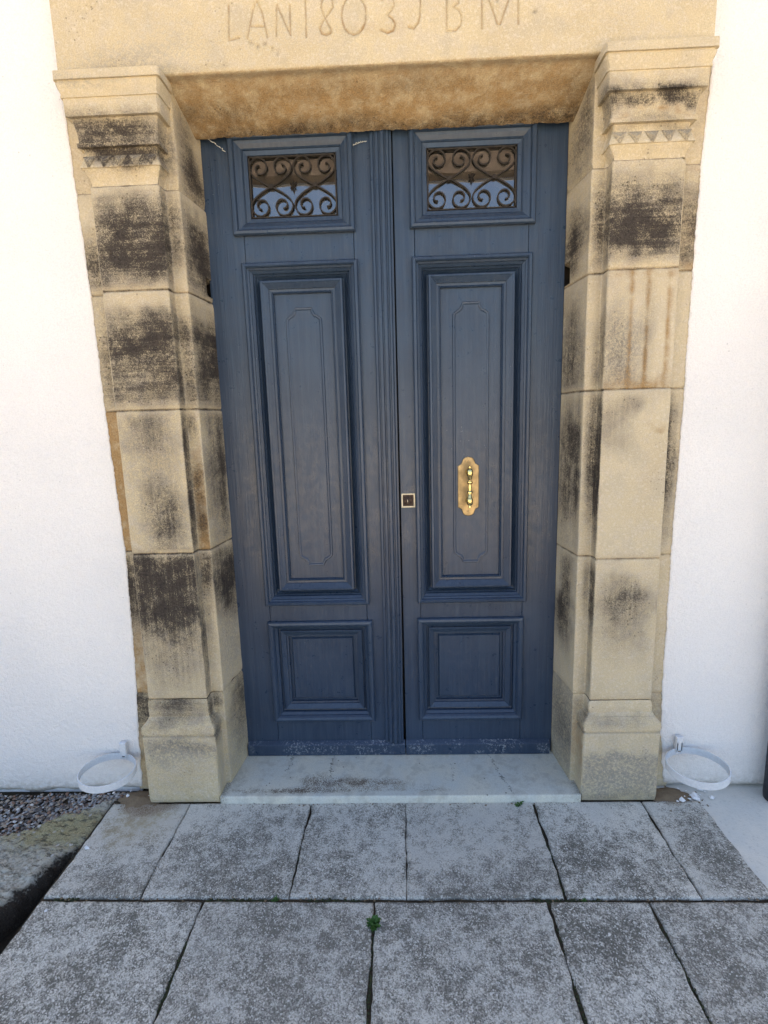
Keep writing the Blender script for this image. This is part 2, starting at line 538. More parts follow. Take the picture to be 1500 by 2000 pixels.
J1 = [-1.125, -.816, -.342, .026, .513, .922, 1.141]
ROW1 = [
    [(-.93, -.36, .2, .13, .62, 'd'), (-.99, -.10, .16, .14, .75, 'o'), (-.93, .0, .10, .05, 1.0, 'b'), (-1.02, -.02, .07, .05, .9, 'b')],
    [(-.55, -.28, .33, .20, .70, 'd'), (-.68, -.05, .2, .06, .14, 'o'), (-.45, -.08, .12, .10, .25, 'd')],
    [(-.16, -.12, .3, .32, .42, 'd'), (-.2, -.36, .2, .1, .25, 'd'), (-.06, -.05, .12, .06, .25, 'd'), (-.33, -.2, .1, .3, .2, 'd')],
    [(.25, -.40, .30, .12, .58, 'd'), (.47, -.30, .06, .16, .35, 'd'), (.07, -.12, .05, .12, .2, 'd'), (.3, -.15, .4, .2, .06, 'd')],
    [(.70, -.32, .24, .20, .72, 'd'), (.58, -.2, .1, .2, .25, 'd'), (.72, -.03, .2, .05, .08, 'd')],
    [(1.06, -.28, .15, .20, .72, 'd'), (1.1, -.14, .08, .2, .3, 'd'), (1.0, -.02, .1, .05, .1, 'd'), (1.06, .0, .05, .02, .7, 'b')],
]
for i in range(6):
    slab(J1[i], J1[i], J1[i + 1], J1[i + 1], -.4155, .004, ROW1[i], (.002 + .0025 * (i in (2, 4)), .002), i * 3.1)
J2 = [-1.13, -.609, -.073, .458, .760, 1.145]
ROW2 = [
    [(-.85, -.6, .5, .4, .58, 'd'), (-.7, -.8, .3, .15, .15, 'd'), (-1.0, -.5, .1, .06, .15, 'd')],
    [(-.35, -.6, .5, .4, .62, 'd'), (-.4, -.5, .2, .08, .10, 'd'), (-.2, -.7, .12, .2, .12, 'd')],
    [(.18, -.6, .6, .4, .54, 'd'), (.1, -.46, .18, .08, .28, 'd'), (.4, -.8, .2, .2, .15, 'd')],
    [(.6, -.6, .5, .4, .64, 'd'), (.62, -.5, .2, .12, .16, 'd')],
    [(.95, -.6, .5, .4, .62, 'd'), (1.0, -.48, .15, .06, .10, 'o'), (.84, -.85, .12, .2, .22, 'o')],
]
for i in range(5):
    slab(J2[i], J2[i] - .004, J2[i + 1], J2[i + 1] - .004, -.975, -.4195, ROW2[i], (.0035, .0035), 30 + i * 2.3, -.002)
J3 = [-1.13, -.80, -.30, .22, .66, 1.145]
for i in range(5):
    slab(J3[i], J3[i], J3[i + 1], J3[i + 1], -1.53, -.982, [((J3[i] + J3[i + 1]) / 2, -1.25, .5, .4, .6, 'd')], (.005, .005), 60 + i * 1.7, -.002)

# pale screed pad on the right
V, F = [], []
xs = [.985] + list(np.linspace(1.0, 1.8, 34)) + [2.6, 4.5]
ys = list(np.linspace(.10, -1.2, 54)) + [-2.2]
for x in xs:
    for y in ys:
        xx, yy = x, y
        if y < .006:
            xx = max(x, 1.118)
        z = -.004 + .002 * nz(xx, yy, 0, 6) + .001 * nz(xx, yy, 1, 30)
        V.append((xx, yy, z))
pad = mk("concrete_pad", V, grid_faces(len(xs), len(ys)), M_PAD, None, True)
tag(pad, kind='structure')

# doorstep: one long pale stone with hairline cracks
def doorstep():
    xs = np.linspace(-.6945, .6945, 372)
    ys = np.concatenate([[-.004, -.004, -.001], np.linspace(.004, .30, 74)])
    X, Y = np.meshgrid(xs, ys, indexing='ij')
    cracks = [[(-.46, .30), (-.463, .24), (-.452, .20), (-.47, .15)], [(-.283, .30), (-.28, .22), (-.287, .17), (-.275, .13), (-.30, .09), (-.31, .06)],
              [(.385, .30), (.375, .268), (.395, .22), (.403, .17), (.41, .12), (.43, .06), (.442, .01)], [(.22, .20), (.226, .14), (.215, .08)]]
    D = np.full(X.shape, 1e9)
    wob = .004 * np.sin(X * 210 + Y * 160) + .003 * np.sin(Y * 420)
    for i, c in enumerate(cracks):
        D = np.minimum(D, seg_dist(X + wob, Y, c) * (1.0 if i < 3 else 2.5))
    cr = np.clip(1 - D / .0052, 0, 1)
    Z = np.full(X.shape, SILL_Z) - .0015 * cr
    for i in range(X.shape[0]):
        for j in range(X.shape[1]):
            Z[i, j] += .0014 * nz(X[i, j], Y[i, j], 2, 6) - .002 * math.exp(-((X[i, j]) / .35) ** 2 - ((Y[i, j] - .1) / .1) ** 2)
    Z[:, 0] = -.02
    Z[:, 1] -= .004
    Yn = Y + 0.0
    for i in range(X.shape[0]):
        Yn[i, 0:2] += .0015 * nz(xs[i], 0, 4, 22)
    W = np.zeros(X.shape + (4,))
    W[..., 0] = cr * .75
    def bl(cx, cy, sx, sy, a):
        return a * np.exp(-np.abs((X - cx) / sx) ** 2 - np.abs((Y - cy) / sy) ** 2)
    W[..., 1] = np.clip(bl(-.33, .085, .09, .05, .70) + bl(-.12, .075, .16, .04, .72) + bl(-.42, .03, .16, .02, .6) + bl(-.1, .03, .5, .014, .25) +
                        bl(.13, .05, .07, .03, .3) + bl(-.63, .1, .05, .2, .25) + bl(.66, .12, .04, .2, .2), 0, 1)
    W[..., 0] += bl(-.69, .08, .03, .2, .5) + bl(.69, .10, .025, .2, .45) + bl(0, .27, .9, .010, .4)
    W[..., 3] = 1
    V = np.stack([X, Yn, Z], -1).reshape(-1, 3)
    o = mk("doorstep", V, grid_faces(*X.shape, flip=True), M_SILL, None, True, W.reshape(-1, 4))
    tag(o, "pale worn stone doorstep with hairline cracks under the blue double door", "doorstep")
doorstep()

# ------------------------------------------------------------------ rendered house wall
def wall_panel(s, edge):
    """front of one side of the wall; edge(z) is the x of its ragged edge beside the stone"""
    zs = np.concatenate([np.linspace(-.03, .12, 14)[:-1], np.linspace(.12, 3.0, 420), [4.0, 4.95]])
    fr = np.concatenate([[0, 0, .002, .006], np.linspace(.012, 1.0, 60), [1.8, 4.5]])
    V, W = [], []
    for i, t in enumerate(fr):
        for j, z in enumerate(zs):
            e = edge(min(z, 3.0)) if z < 2.96 else 0.0
            x = s * (e + t * (1.4 if e else 1.4 + 1.02))
            if not e:
                x = s * (t * 2.0)
            y = .0755 + .0012 * nz(x, 0, z, 5) + .0007 * nz(x, 1, z, 26)
            if i == 0: y = .10
            elif i == 1: y += .002
            zz = z
            if j == 0:
                zz = -.06
            if z <= .12:
                low = .012 + .012 * nz(x, 0, 3, 9) + .008 * nz(x, 0, 8, 33) + (.012 if abs(x) < 1.25 else 0)
                if s > 0 and x > 1.25: low += .010 - .05 * (x - 1.25)
                k = max(0.0, (low - z) / .05)
                y += min(.05, .05 * k)
            V.append((x, y, zz))
            W.append((max(0.0, .85 * math.exp(-max(0, zz - .005) / .045)), 0, 0, 1))
    return V, grid_faces(len(fr), len(zs), flip=(s > 0)), W

EL = [(0, 1.045), (.2, 1.035), (.40, 1.024), (.43, 1.020), (.99, 1.001), (1.5, 1.014), (1.9, 1.017), (2.25, 1.026), (2.53, 1.032), (2.535, 1.036), (2.56, 1.010), (3.0, 1.008)]
ER = [(0, 1.045), (.25, 1.018), (.40, 1.014), (.94, 1.012), (1.53, 1.019), (1.93, 1.020), (2.23, 1.023), (2.52, 1.036), (2.56, 1.014), (3.0, 1.012)]
def edge_fn(tab, seed):
    zz = [a for a, _ in tab]; xx = [b for _, b in tab]
    def fn(z):
        b = float(np.interp(z, zz, xx))
        k = 1.0 if z < 2.5 else .3
        return b + k * (.0022 * nz(0, 0, z, 14, seed) + .0022 * nz(0, 0, z, 55, seed) + .0022 * nz(0, 0, z, 140, seed)) - (.0 if z > .28 else .004 * nz(0, 0, z, 40, seed))
    return fn
WV, WF, WW = [], [], []
for s, tab, sd in ((-1, EL, 3.3), (1, ER, 8.8)):
    v, f, w = wall_panel(s, edge_fn(tab, sd))
    b = len(WV)
    WV += v; WW += w; WF += [tuple(b + i for i in q) for q in f]
def wbox(x0, x1, y0, y1, z0, z1):
    m = MB(); m.box(x0, x1, y0, y1, z0, z1)
    b = len(WV)
    WV.extend(m.v); WW.extend([(0, 0, 0, 1)] * len(m.v)); WF.extend([tuple(b + i for i in q) for q in m.f])
wbox(-8, -1.06, .102, .55, -.1, 5.0); wbox(1.06, 8, .102, .55, -.1, 5.0); wbox(-1.06, 1.06, .102, .55, 2.97, 5.0)
house = mk("house_wall", WV, WF, M_PLASTER, None, True, WW, 40)
tag(house, "tall white roughcast house wall around the stone doorway", "wall")

# dim hallway behind the door
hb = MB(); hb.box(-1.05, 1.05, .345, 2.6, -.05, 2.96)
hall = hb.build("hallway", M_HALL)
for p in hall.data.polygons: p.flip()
tag(hall, kind='structure')

# ------------------------------------------------------------------ stone pilasters (jamb included)
PROF = [(1.060, .080, 0, 0), (.952, .080, 1, 0), (.952, .030, 1, -1), (.724, .030, -1, -1), (.724, .080, -1, 0), (.678, .080, 0, 0), (.655, .290, 0, 0)]
FACES = "OXFSJR"

def stone_course(s, z0, z1, parent, blobs, pz=None, seed=0.0, name="stone_block", notch=None, hstreak=0.0, jt=.0050, step=.013):
    """one course: outer strip, pilaster shaft, jamb strip and reveal in one block. pz: [(z, p)] outward moulding of the shaft"""
    pts = []           # (x, y, ox, oy, face, u, nx, ny, corner)
    for i in range(6):
        a, b = PROF[i], PROF[i + 1]
        L = math.hypot(b[0] - a[0], b[1] - a[1])
        dx, dy = (b[0] - a[0]) / L, (b[1] - a[1]) / L
        nx, ny = -dy, dx                               # outwards (towards the viewer / the opening)
        if i in (0, 2, 4): nx, ny = 0, -1
        n = max(3, int(L / step))
        cut = .0035
        ts = [cut / L] + [k_ / n for k_ in range(1, n)] + [1 - cut / L]
        for t in ts:
            pts.append((a[0] + dx * L * t, a[1] + dy * L * t, a[2] + (b[2] - a[2]) * t, a[3] + (b[3] - a[3]) * t, FACES[i], t, nx, ny))
    # keep a moulding's offset square: F takes the full forward offset
    H = z1 - z0
    if pz is None:
        zl = [(z0, -jt, 0), (z0 + .0015, -jt * .6, 0), (z0 + .006, 0, 0)]
        n = max(4, int(H / step))
        zl += [(z0 + .006 + (H - .012) * k_ / n, 0, 0) for k_ in range(1, n)]
        zl += [(z1 - .006, 0, 0), (z1 - .0015, -jt * .6, 0), (z1, -jt, 0)]
    else:
        zl = []
        for (za, pa), (zb, pb) in zip(pz[:-1], pz[1:]):
            n = max(1, int(abs(zb - za) / step))
            zl += [(za + (zb - za) * k_ / n, 0, pa + (pb - pa) * k_ / n) for k_ in range(n)]
        zl.append((pz[-1][0], 0, pz[-1][1]))
        zl[0] = (zl[0][0], -jt, zl[0][2]); zl[-1] = (zl[-1][0], -jt if pz[-1][0] < 2.5 else 0, zl[-1][2])
    V, W = [], []
    for (x, y, ox, oy, fc, u, nx, ny) in pts:
        for (z, ins, p) in zl:
            wv = .0011 * nz(x, y, z, 9, seed) + .0006 * nz(x, y, z, 45, seed)
            edge = min(u, 1 - u) < .04 and fc in "FJS"
            if edge:
                c = nz(x, y, z, 23, seed + 5)
                wv -= max(0, c - .25) * .012
            if min(z - z0, z1 - z) < .010 and pz is None:
                c = nz(x, y, 0, 21, seed + z0)
                wv -= max(0, c - .2) * .009
            X = x + ox * p + nx * (wv + ins)
            Y = y + oy * p + ny * (wv + ins)
            if notch and fc == 'R' and notch[0] < z < notch[1] and u > .72:
                X = x + .030
            v = (z - z0) / H
            r = g = b = 0.0
            kk = 1.0
            wu = u + .16 * nz(x, y, z, 8, seed) + .08 * nz(x, y, z, 26, seed)
            wv2 = v + (.035 * nz(x, y, z, 9, seed + 7) + .018 * nz(x, y, z, 30, seed + 3)) / H
            u0, v0 = u, v
            for (f_, cu, cv, su, sv, amp, ch) in blobs:
                if fc in f_:
                    if su < .1: wu = u + .012 * nz(x, y, z, 14, seed)
                    q = amp * math.exp(-(abs((wu - cu) / (su * 1.3)) ** 2.4 + abs((wv2 - cv) / (sv * 1.15)) ** 2.4))
                    if ch == 'd': r += q
                    elif ch == 'o': g += q
                    else: b += q
            if pz is None:
                dj = min(z - z0, z1 - z)
                if dj < .004: r += .45 * (.6 + .8 * nz(x, y, z, 30, seed)); g += .35
                elif dj < .03: r *= .35 + .65 * (dj - .004) / .026; g += .22
            V.append((s * X, Y, z))
            W.append((max(0, min(r, 1.2)), min(max(g, 0), 1), min(max(b, 0), 1), hstreak))
    return mk(name, V, grid_faces(len(pts), len(zl), flip=(s < 0)), M_STONE, parent, True, W, 38)

BASE_P = lambda zt: [(0, .028), (.05, .028), (.280, .028), (.284, .021), (.291, .021), (.294, .029), (.318, .029), (.323, .027), (.338, .013), (.341, .0125), (.341, .010), (.352, .006), (.354, .0035), (zt, .0035)]
CAP_P = lambda zb: [(zb, 0), (2.245 + .012, 0), (2.262, .004), (2.272, .010), (2.279, .013), (2.2795, .017), (2.286, .0165), (2.300, .010), (2.317, .006), (2.3175, .003), (2.326, .003), (2.338, .006), (2.3385, .019), (2.350, .020),
                    (2.3505, .015), (2.358, .014), (2.375, .0155), (2.395, .019), (2.418, .024), (2.4185, .036), (2.468, .037), (2.4685, .041), (2.474, .042), (2.4745, .039), (2.484, .041), (2.496, .046), (2.506, .049), (2.5065, .045), (2.513, .045), (2.5135, .052), (2.538, .052)]

LEFT_Z = [0, .425, 1.000, 1.514, 1.908, 2.232, 2.538]
RIGHT_Z = [0, .400, .946, 1.537, 1.918, 2.242, 2.538]
LB = [
 # base
 [("F", .5, .93, .42, .10, .75, 'd'), ("F", .5, .78, .5, .06, .35, 'd'), ("F", .55, .56, .6, .12, .75, 'g'), ("F", .6, .58, .4, .05, .35, 'd'), ("F", .4, .3, .6, .2, .35, 'g'), ("O", .5, .85, .6, .22, .95, 'd'), ("SJ", .3, .92, .5, .12, .8, 'd'), ("S", .5, .72, .6, .1, .5, 'd'),
  ("R", .75, .75, .40, .38, .75, 'd'), ("R", .5, .35, .6, .3, .55, 'g'), ("O", .5, .3, .6, .35, .6, 'o'), ("F", .3, .25, .5, .2, .12, 'o'), ("JS", .5, .3, .8, .35, .35, 'g')],
 # 0.43 - 1.0
 [("F", .45, .88, .9, .21, 1.6, 'd'), ("F", .5, .66, .62, .22, .80, 'd'), ("F", .45, .40, .45, .22, .42, 'd'), ("F", .5, .15, .45, .16, .24, 'd'), ("O", .5, .78, .8, .28, 1.0, 'd'), ("O", .5, .2, .7, .3, .7, 'o'),
  ("S", .5, .55, .8, .55, .75, 'd'), ("J", .5, .9, .7, .16, .7, 'd'), ("J", .3, .6, .4, .3, .4, 'd'), ("R", .5, .85, .6, .2, .95, 'd'), ("R", .7, .62, .45, .16, .7, 'd'), ("R", .5, .3, .6, .3, .6, 'g')],
 # 1.0 - 1.51
 [("F", .5, .85, .36, .18, .55, 'd'), ("F", .5, .5, .9, .9, .45, 'g'), ("F", .60, .25, .24, .20, .82, 'd'), ("F", .45, .5, .25, .12, .25, 'd'), ("F", .5, .02, .5, .025, .5, 'd'), ("O", .65, .5, .6, .6, 1.0, 'o'), ("O", .1, .5, .3, .6, .5, 'o'),
  ("S", .5, .5, .8, .7, .95, 'd'), ("J", .3, .88, .4, .10, .85, 'd'), ("J", .4, .52, .5, .12, .75, 'd'), ("J", .5, .20, .5, .13, .7, 'd'), ("J", .6, .4, .5, .3, .85, 'o'), ("J", .7, .05, .5, .12, .9, 'o'),
  ("R", .4, .6, .22, .6, .55, 'd'), ("R", .70, .45, .12, .5, .7, 'd'), ("R", .9, .8, .12, .3, .5, 'd'), ("R", .5, .5, .8, .8, .55, 'g')],
 # 1.51 - 1.91
 [("F", .6, .72, .8, .12, .62, 'd'), ("F", .5, .52, .8, .09, .95, 'd'), ("F", .5, .28, .8, .24, .88, 'd'), ("F", .9, .55, .2, .3, .5, 'd'), ("O", .8, .5, .3, .4, .5, 'd'), ("O", .5, .9, .8, .2, .4, 'g'), ("O", .5, .3, .8, .3, .3, 'd'),
  ("S", .5, .4, .8, .45, .95, 'd'), ("J", .5, .65, .6, .16, .65, 'd'), ("J", .6, .25, .5, .28, .8, 'd'), ("R", .55, .28, .55, .34, 1.0, 'd'), ("R", .8, .62, .25, .22, .85, 'd'), ("R", .2, .7, .2, .2, .5, 'd')],
 # 1.91 - 2.23
 [("F", .75, .66, .60, .26, .95, 'd'), ("F", .5, .40, .9, .26, .80, 'd'), ("F", .5, .18, .9, .2, .45, 'd'), ("O", .8, .3, .35, .25, .75, 'd'), ("O", .3, .3, .4, .25, .4, 'd'), ("S", .5, .55, .8, .5, 1.0, 'd'),
  ("J", .35, .72, .5, .20, .9, 'd'), ("J", .45, .36, .5, .14, .6, 'd'), ("R", .45, .62, .42, .24, 1.0, 'd'), ("R", .8, .22, .35, .30, .95, 'd'), ("R", .1, .2, .2, .2, .6, 'd')],
 # capital
 [("F", .5, .505, .55, .085, .95, 'd'), ("F", .5, .56, .30, .06, .3, 'd'), ("F", .45, .65, .5, .06, .35, 'd'), ("F", .5, .28, .6, .085, 1.1, 'd'), ("F", .3, .97, .5, .05, .55, 'g'), ("F", .5, .80, .6, .08, .25, 'g'), ("F", .5, .375, .6, .05, .6, 'd'),
  ("S", .5, .35, .8, .25, .8, 'd'), ("J", .4, .35, .5, .25, .6, 'd'), ("R", .35, .6, .22, .35, .45, 'd'), ("R", .60, .20, .40, .24, .95, 'd'), ("R", .5, .6, .6, .4, .35, 'g'), ("O", .5, .3, .8, .4, .3, 'o')],
]
RB = [
 [("F", .5, .22, .7, .2, .75, 'g'), ("F", .5, .45, .7, .05, .45, 'g'), ("F", .5, .06, .7, .05, .30, 'd'), ("F", .5, .82, .5, .05, .35, 'd'), ("R", .5, .5, .7, .6, .75, 'g'), ("R", .4, .6, .5, .4, .45, 'd'), ("J", .5, .6, .8, .3, .5, 'o'), ("S", .5, .55, .8, .3, .6, 'o'), ("S", .5, .8, .8, .1, .6, 'd'),
  ("J", .4, .88, .5, .08, .5, 'd'), ("O", .5, .85, .8, .2, .3, 'd'), ("F", .5, .45, .6, .3, .2, 'g')],
 [("F", .55, .60, .30, .20, .60, 'd'), ("F", .45, .76, .3, .1, .35, 'd'), ("F", .5, .3, .5, .3, .15, 'g'), ("S", .5, .80, .8, .18, .95, 'd'), ("S", .5, .4, .6, .3, .4, 'd'), ("J", .2, .8, .25, .16, .6, 'd'), ("R", .45, .70, .24, .26, .95, 'd'),
  ("R", .6, .45, .35, .2, .4, 'd'), ("R", .5, .5, .8, .7, .3, 'g'), ("O", .5, .5, .8, .6, .2, 'g')],
 [("F", .85, .80, .3, .14, .35, 'd'), ("F", .55, .92, .2, .06, .25, 'd'), ("F", .18, .55, .25, .22, .22, 'o'), ("F", .10, .77, .14, .02, .5, 'o'), ("F", .5, .5, .6, .6, .10, 'g'), ("S", .5, .66, .9, .34, 1.15, 'd'), ("S", .5, .25, .6, .25, .6, 'd'),
  ("J", .10, .62, .45, .34, 1.0, 'd'), ("R", .55, .55, .32, .36, 1.0, 'd'), ("R", .15, .6, .08, .4, .6, 'd'), ("R", .5, .4, .8, .6, .35, 'g'), ("O", .90, .55, .30, .36, 1.1, 'd'), ("O", .4, .4, .7, .5, .3, 'g')],
 [("F", .72, .35, .30, .45, .60, 'g'), ("F", .82, .3, .2, .4, .42, 'd'), ("F", .66, .5, .020, .5, 1.1, 'o'), ("F", .40, .45, .020, .5, 1.1, 'o'), ("F", .10, .45, .030, .45, .9, 'o'), ("F", .4, .5, .08, .4, .25, 'd'), ("F", .5, .06, .6, .08, .5, 'o'), ("F", .5, .9, .6, .14, .25, 'o'),
  ("S", .5, .3, .8, .4, .7, 'd'), ("J", .1, .25, .3, .3, .6, 'd'), ("R", .55, .25, .40, .25, .85, 'd'), ("R", .6, .7, .25, .18, .55, 'd'), ("R", .5, .5, .7, .6, .45, 'g')],
 [("F", .5, .62, .85, .22, .80, 'd'), ("F", .5, .30, .9, .20, 1.0, 'd'), ("O", .6, .45, .7, .36, .75, 'd'), ("O", .5, .4, .8, .4, .4, 'o'), ("S", .5, .5, .8, .4, .9, 'd'), ("J", .25, .48, .45, .36, .95, 'd'), ("R", .45, .5, .40, .20, .7, 'd'),
  ("R", .7, .25, .3, .2, .75, 'd'), ("R", .5, .6, .6, .4, .45, 'g')],
 [("F", .5, .525, .5, .06, 1.0, 'd'), ("F", .5, .48, .6, .05, .5, 'd'), ("F", .5, .66, .5, .05, .30, 'd'), ("F", .5, .30, .6, .06, .45, 'd'), ("F", .5, .395, .5, .018, .75, 'o'), ("F", .5, .93, .6, .06, .25, 'g'), ("R", .35, .6, .3, .4, .55, 'g'), ("R", .40, .35, .4, .35, .62, 'd'),
  ("R", .2, .75, .15, .2, .5, 'd'), ("S", .5, .5, .8, .15, .6, 'd'), ("J", .5, .4, .7, .4, .2, 'o'), ("O", .5, .4, .8, .4, .3, 'o')],
]
HST_L = [.7, .05, .15, .95, .9, .9]
HST_R = [.7, .3, .0, .0, .95, .8]

tooth_mesh = {}
def pilaster(s, ZL, BL, HST, label, seed):
    root = empty("stone_pilaster", (s * .84, .05, 0), label, "pilaster", "stone pilasters either side of the door")
    stone_course(s, ZL[0], ZL[1], root, BL[0], BASE_P(ZL[1]), seed, "base", None, HST[0])
    for i in range(1, 5):
        nt = ((1.935, 1.99) if i == 4 else None)
        stone_course(s, ZL[i], ZL[i + 1], root, BL[i], None, seed + i * 1.9, "stone_block", nt, HST[i])
    capital = stone_course(s, ZL[5], ZL[6], root, BL[5], CAP_P(ZL[5]), seed + 20, "capital", None, HST[5])
    # carved triangular teeth on the band under the neck
    n = 5
    w = .252 / n
    for k in range(n):
        cx = .712 + w * (k + .5)
        h0, h1 = 2.3165, 2.2800
        y0, y1 = .030 - .0065, .030 - .0195
        hw = w * .43
        v = [(cx - hw, y0, h0), (cx + hw, y0, h0), (cx + hw * .15, y1, h1), (cx - hw * .15, y1, h1), (cx, y1 - .0025, (h0 + h1) / 2 - .002)]
        vv = [(s * a, b, c) for a, b, c in v]
        f = [(0, 1, 4), (1, 2, 4), (2, 3, 4), (3, 0, 4)]
        if s > 0: f = [q[::-1] for q in f]
        dd = .75 if s < 0 else .40
        mk("carved_tooth", vv, [q[::-1] for q in f], M_STONE, capital, False, [(dd, 0, .4, .2)] * 5)
    return root

pilaster(-1, LEFT_Z, LB, HST_L, "sooty sandstone pilaster left of the door, blackened in broad bands", 2.0)
pilaster(1, RIGHT_Z, RB, HST_R, "cleaner cream sandstone pilaster on the handle side of the door", 40.0)

# ------------------------------------------------------------------ lintel with the carved inscription
LET = {'L': [(-0.457, 2.719), (-0.464, 2.627), (-0.431, 2.632)], 'A': [(-0.406, 2.629), (-0.386, 2.696), (-0.374, 2.725), (-0.367, 2.725), (-0.355, 2.694), (-0.343, 2.629)],
 'Abar': [(-0.392, 2.661), (-0.351, 2.659)], 'N': [(-0.316, 2.631), (-0.309, 2.715), (-0.272, 2.632), (-0.269, 2.711)], 'one': [(-0.221, 2.734), (-0.223, 2.624)],
 'eight': [(-0.137, 2.701), (-0.151, 2.685), (-0.172, 2.662), (-0.18, 2.645), (-0.175, 2.632), (-0.161, 2.627), (-0.147, 2.632), (-0.145, 2.641), (-0.156, 2.659), (-0.168, 2.683), (-0.174, 2.703), (-0.17, 2.72), (-0.156, 2.731), (-0.139, 2.722), (-0.137, 2.701)],
 'three': [(0.013, 2.712), (0.027, 2.722), (0.046, 2.713), (0.049, 2.698), (0.041, 2.684), (0.027, 2.673), (0.043, 2.661), (0.051, 2.646), (0.044, 2.629), (0.027, 2.624), (0.007, 2.632)],
 'J': [(0.130, 2.727), (0.127, 2.666), (0.121, 2.646), (0.107, 2.632), (0.092, 2.637)],
 'B': [(0.208, 2.714), (0.207, 2.621), (0.234, 2.621), (0.25, 2.634), (0.254, 2.657), (0.244, 2.675), (0.227, 2.684), (0.244, 2.694), (0.244, 2.705), (0.231, 2.713), (0.208, 2.714)],
 'Ma': [(0.314, 2.714), (0.314, 2.622)], 'Mv': [(0.324, 2.725), (0.361, 2.633), (0.37, 2.632), (0.404, 2.722)], 'Mb': [(0.423, 2.712), (0.424, 2.629)],
 'O': [(-0.037, 2.675), (-0.041, 2.655), (-0.05, 2.638), (-0.062, 2.627), (-0.077, 2.624), (-0.091, 2.629), (-0.103, 2.641), (-0.11, 2.658), (-0.112, 2.678), (-0.108, 2.698), (-0.1, 2.714), (-0.087, 2.725), (-0.073, 2.728), (-0.059, 2.724), (-0.047, 2.712), (-0.039, 2.695), (-0.037, 2.675)]}

def lintel():
    xs = np.concatenate([np.linspace(-1.012, -.50, 44)[:-1], np.linspace(-.50, .46, 390)[:-1], np.linspace(.46, 1.012, 46)])
    # section: (y, z, kind) from the top of the front, down and back under the soffit
    sec = [(.030, z) for z in np.concatenate([[2.955, 2.9, 2.85, 2.80], np.linspace(2.78, 2.60, 74), np.linspace(2.59, 2.547, 6)])]
    nf = len(sec)
    sec += [(.032, 2.5425), (.036, 2.5405)]
    for t in np.linspace(0.02, 1, 24):
        y = .036 + t * .27
        z = 2.540 - .084 * max(0, (t - .10) / .62)
        if t > .72: z = 2.456 + (.05 if t > .78 else 0)
        sec.append((y, z))
    sec.append((.45, 2.51))
    S = np.array(sec)
    X = np.repeat(xs[:, None], len(sec), 1)
    Y = np.repeat(S[None, :, 0], len(xs), 0).copy()
    Z = np.repeat(S[None, :, 1], len(xs), 0).copy()
    D = np.full(X.shape, 1e9)
    for k_, p in LET.items():
        d = seg_dist(X, Z, p)
        D = np.minimum(D, d * (1.0 if k_ not in ('N', 'one') else 1.15))
    front = np.zeros(X.shape, bool); front[:, :nf] = True
    cut = np.where(front, np.clip(1 - D / .0052, 0, 1), 0)
    Y += cut * .0045
    W = np.zeros(X.shape + (4,))
    def bl(cx, cz, sx, sz, a, P=2.2):
        return a * np.exp(-np.abs((X - cx) / sx) ** P - np.abs((Z - cz) / sz) ** P) * front
    W[..., 0] = cut * .10
    W[..., 1] = np.clip(cut * .55, 0, 1) + bl(.45, 2.56, .5, .05, .10) + bl(-.1, 2.635, .12, .02, .25) + bl(.05, 2.64, .1, .03, .2)
    W[..., 2] = bl(-.25, 2.63, .35, .08, .30) + bl(-.85, 2.58, .25, .05, .40) + bl(.75, 2.62, .25, .06, .25) + bl(-.7, 2.66, .2, .1, .25)
    W[..., 0] += bl(-.75, 2.552, .25, .016, .25)
    # soffit: ochre mottles with the warm bounce light painted in, browner towards the door
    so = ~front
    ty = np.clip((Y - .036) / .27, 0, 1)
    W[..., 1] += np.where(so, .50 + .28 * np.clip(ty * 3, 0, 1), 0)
    for i in range(X.shape[0]):
        for j in range(X.shape[1]):
            x, y, z = X[i, j], Y[i, j], Z[i, j]
            if front[i, j]:
                Y[i, j] += .0012 * nz(x, 0, z, 7) + .0006 * nz(x, 0, z, 40)
                for (cx, cz, rr) in ((-.395, 2.618, .008), (-.375, 2.606, .006), (-.352, 2.612, .006), (-.315, 2.585, .005), (.36, 2.694, .005), (.47, 2.66, .006), (-.33, 2.60, .004)):
                    q = math.hypot(x - cx, z - cz) / rr
                    if q < 1.6:
                        Y[i, j] += .003 * math.exp(-q * q); W[i, j, 0] += .45 * math.exp(-q * q)
            else:
                a = nz(x, y, 0, 12, 3) * .004 + nz(x, y, 0, 45, 1) * .0018
                Z[i, j] += a * min(1, ty[i, j] * 5)
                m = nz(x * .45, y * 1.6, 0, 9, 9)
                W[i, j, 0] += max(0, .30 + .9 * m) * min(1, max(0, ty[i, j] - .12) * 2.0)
                if ty[i, j] > .62: Z[i, j] += .004 * nz(x, 0, 0, 38, 2) + .002 * nz(x, 0, 0, 90, 2)
    W[..., 3] = .15
    V = np.stack([X, Y, Z], -1).reshape(-1, 3)
    F = grid_faces(len(xs), len(sec), flip=True)
    n, m = len(xs), len(sec)
    V = [tuple(v) for v in V]; W = [tuple(w) for w in W.reshape(-1, 4)]
    for ci, fl in ((0, False), (n - 1, True)):               # end faces
        b = len(V)
        for j in range(nf):
            V.append(V[ci * m + j]); V.append((xs[ci], .12, Z[ci, j])); W += [(0, .1, .3, .1)] * 2
        F += [((b + 2 * j, b + 2 * j + 1, b + 2 * j + 3, b + 2 * j + 2)[::(1 if fl else -1)]) for j in range(nf - 1)]
    o = mk("stone_lintel", V, F, M_STONE, None, True, W, 40)
    tag(o, "long cream stone lintel carved with letters and the date 1803", "lintel")
lintel()

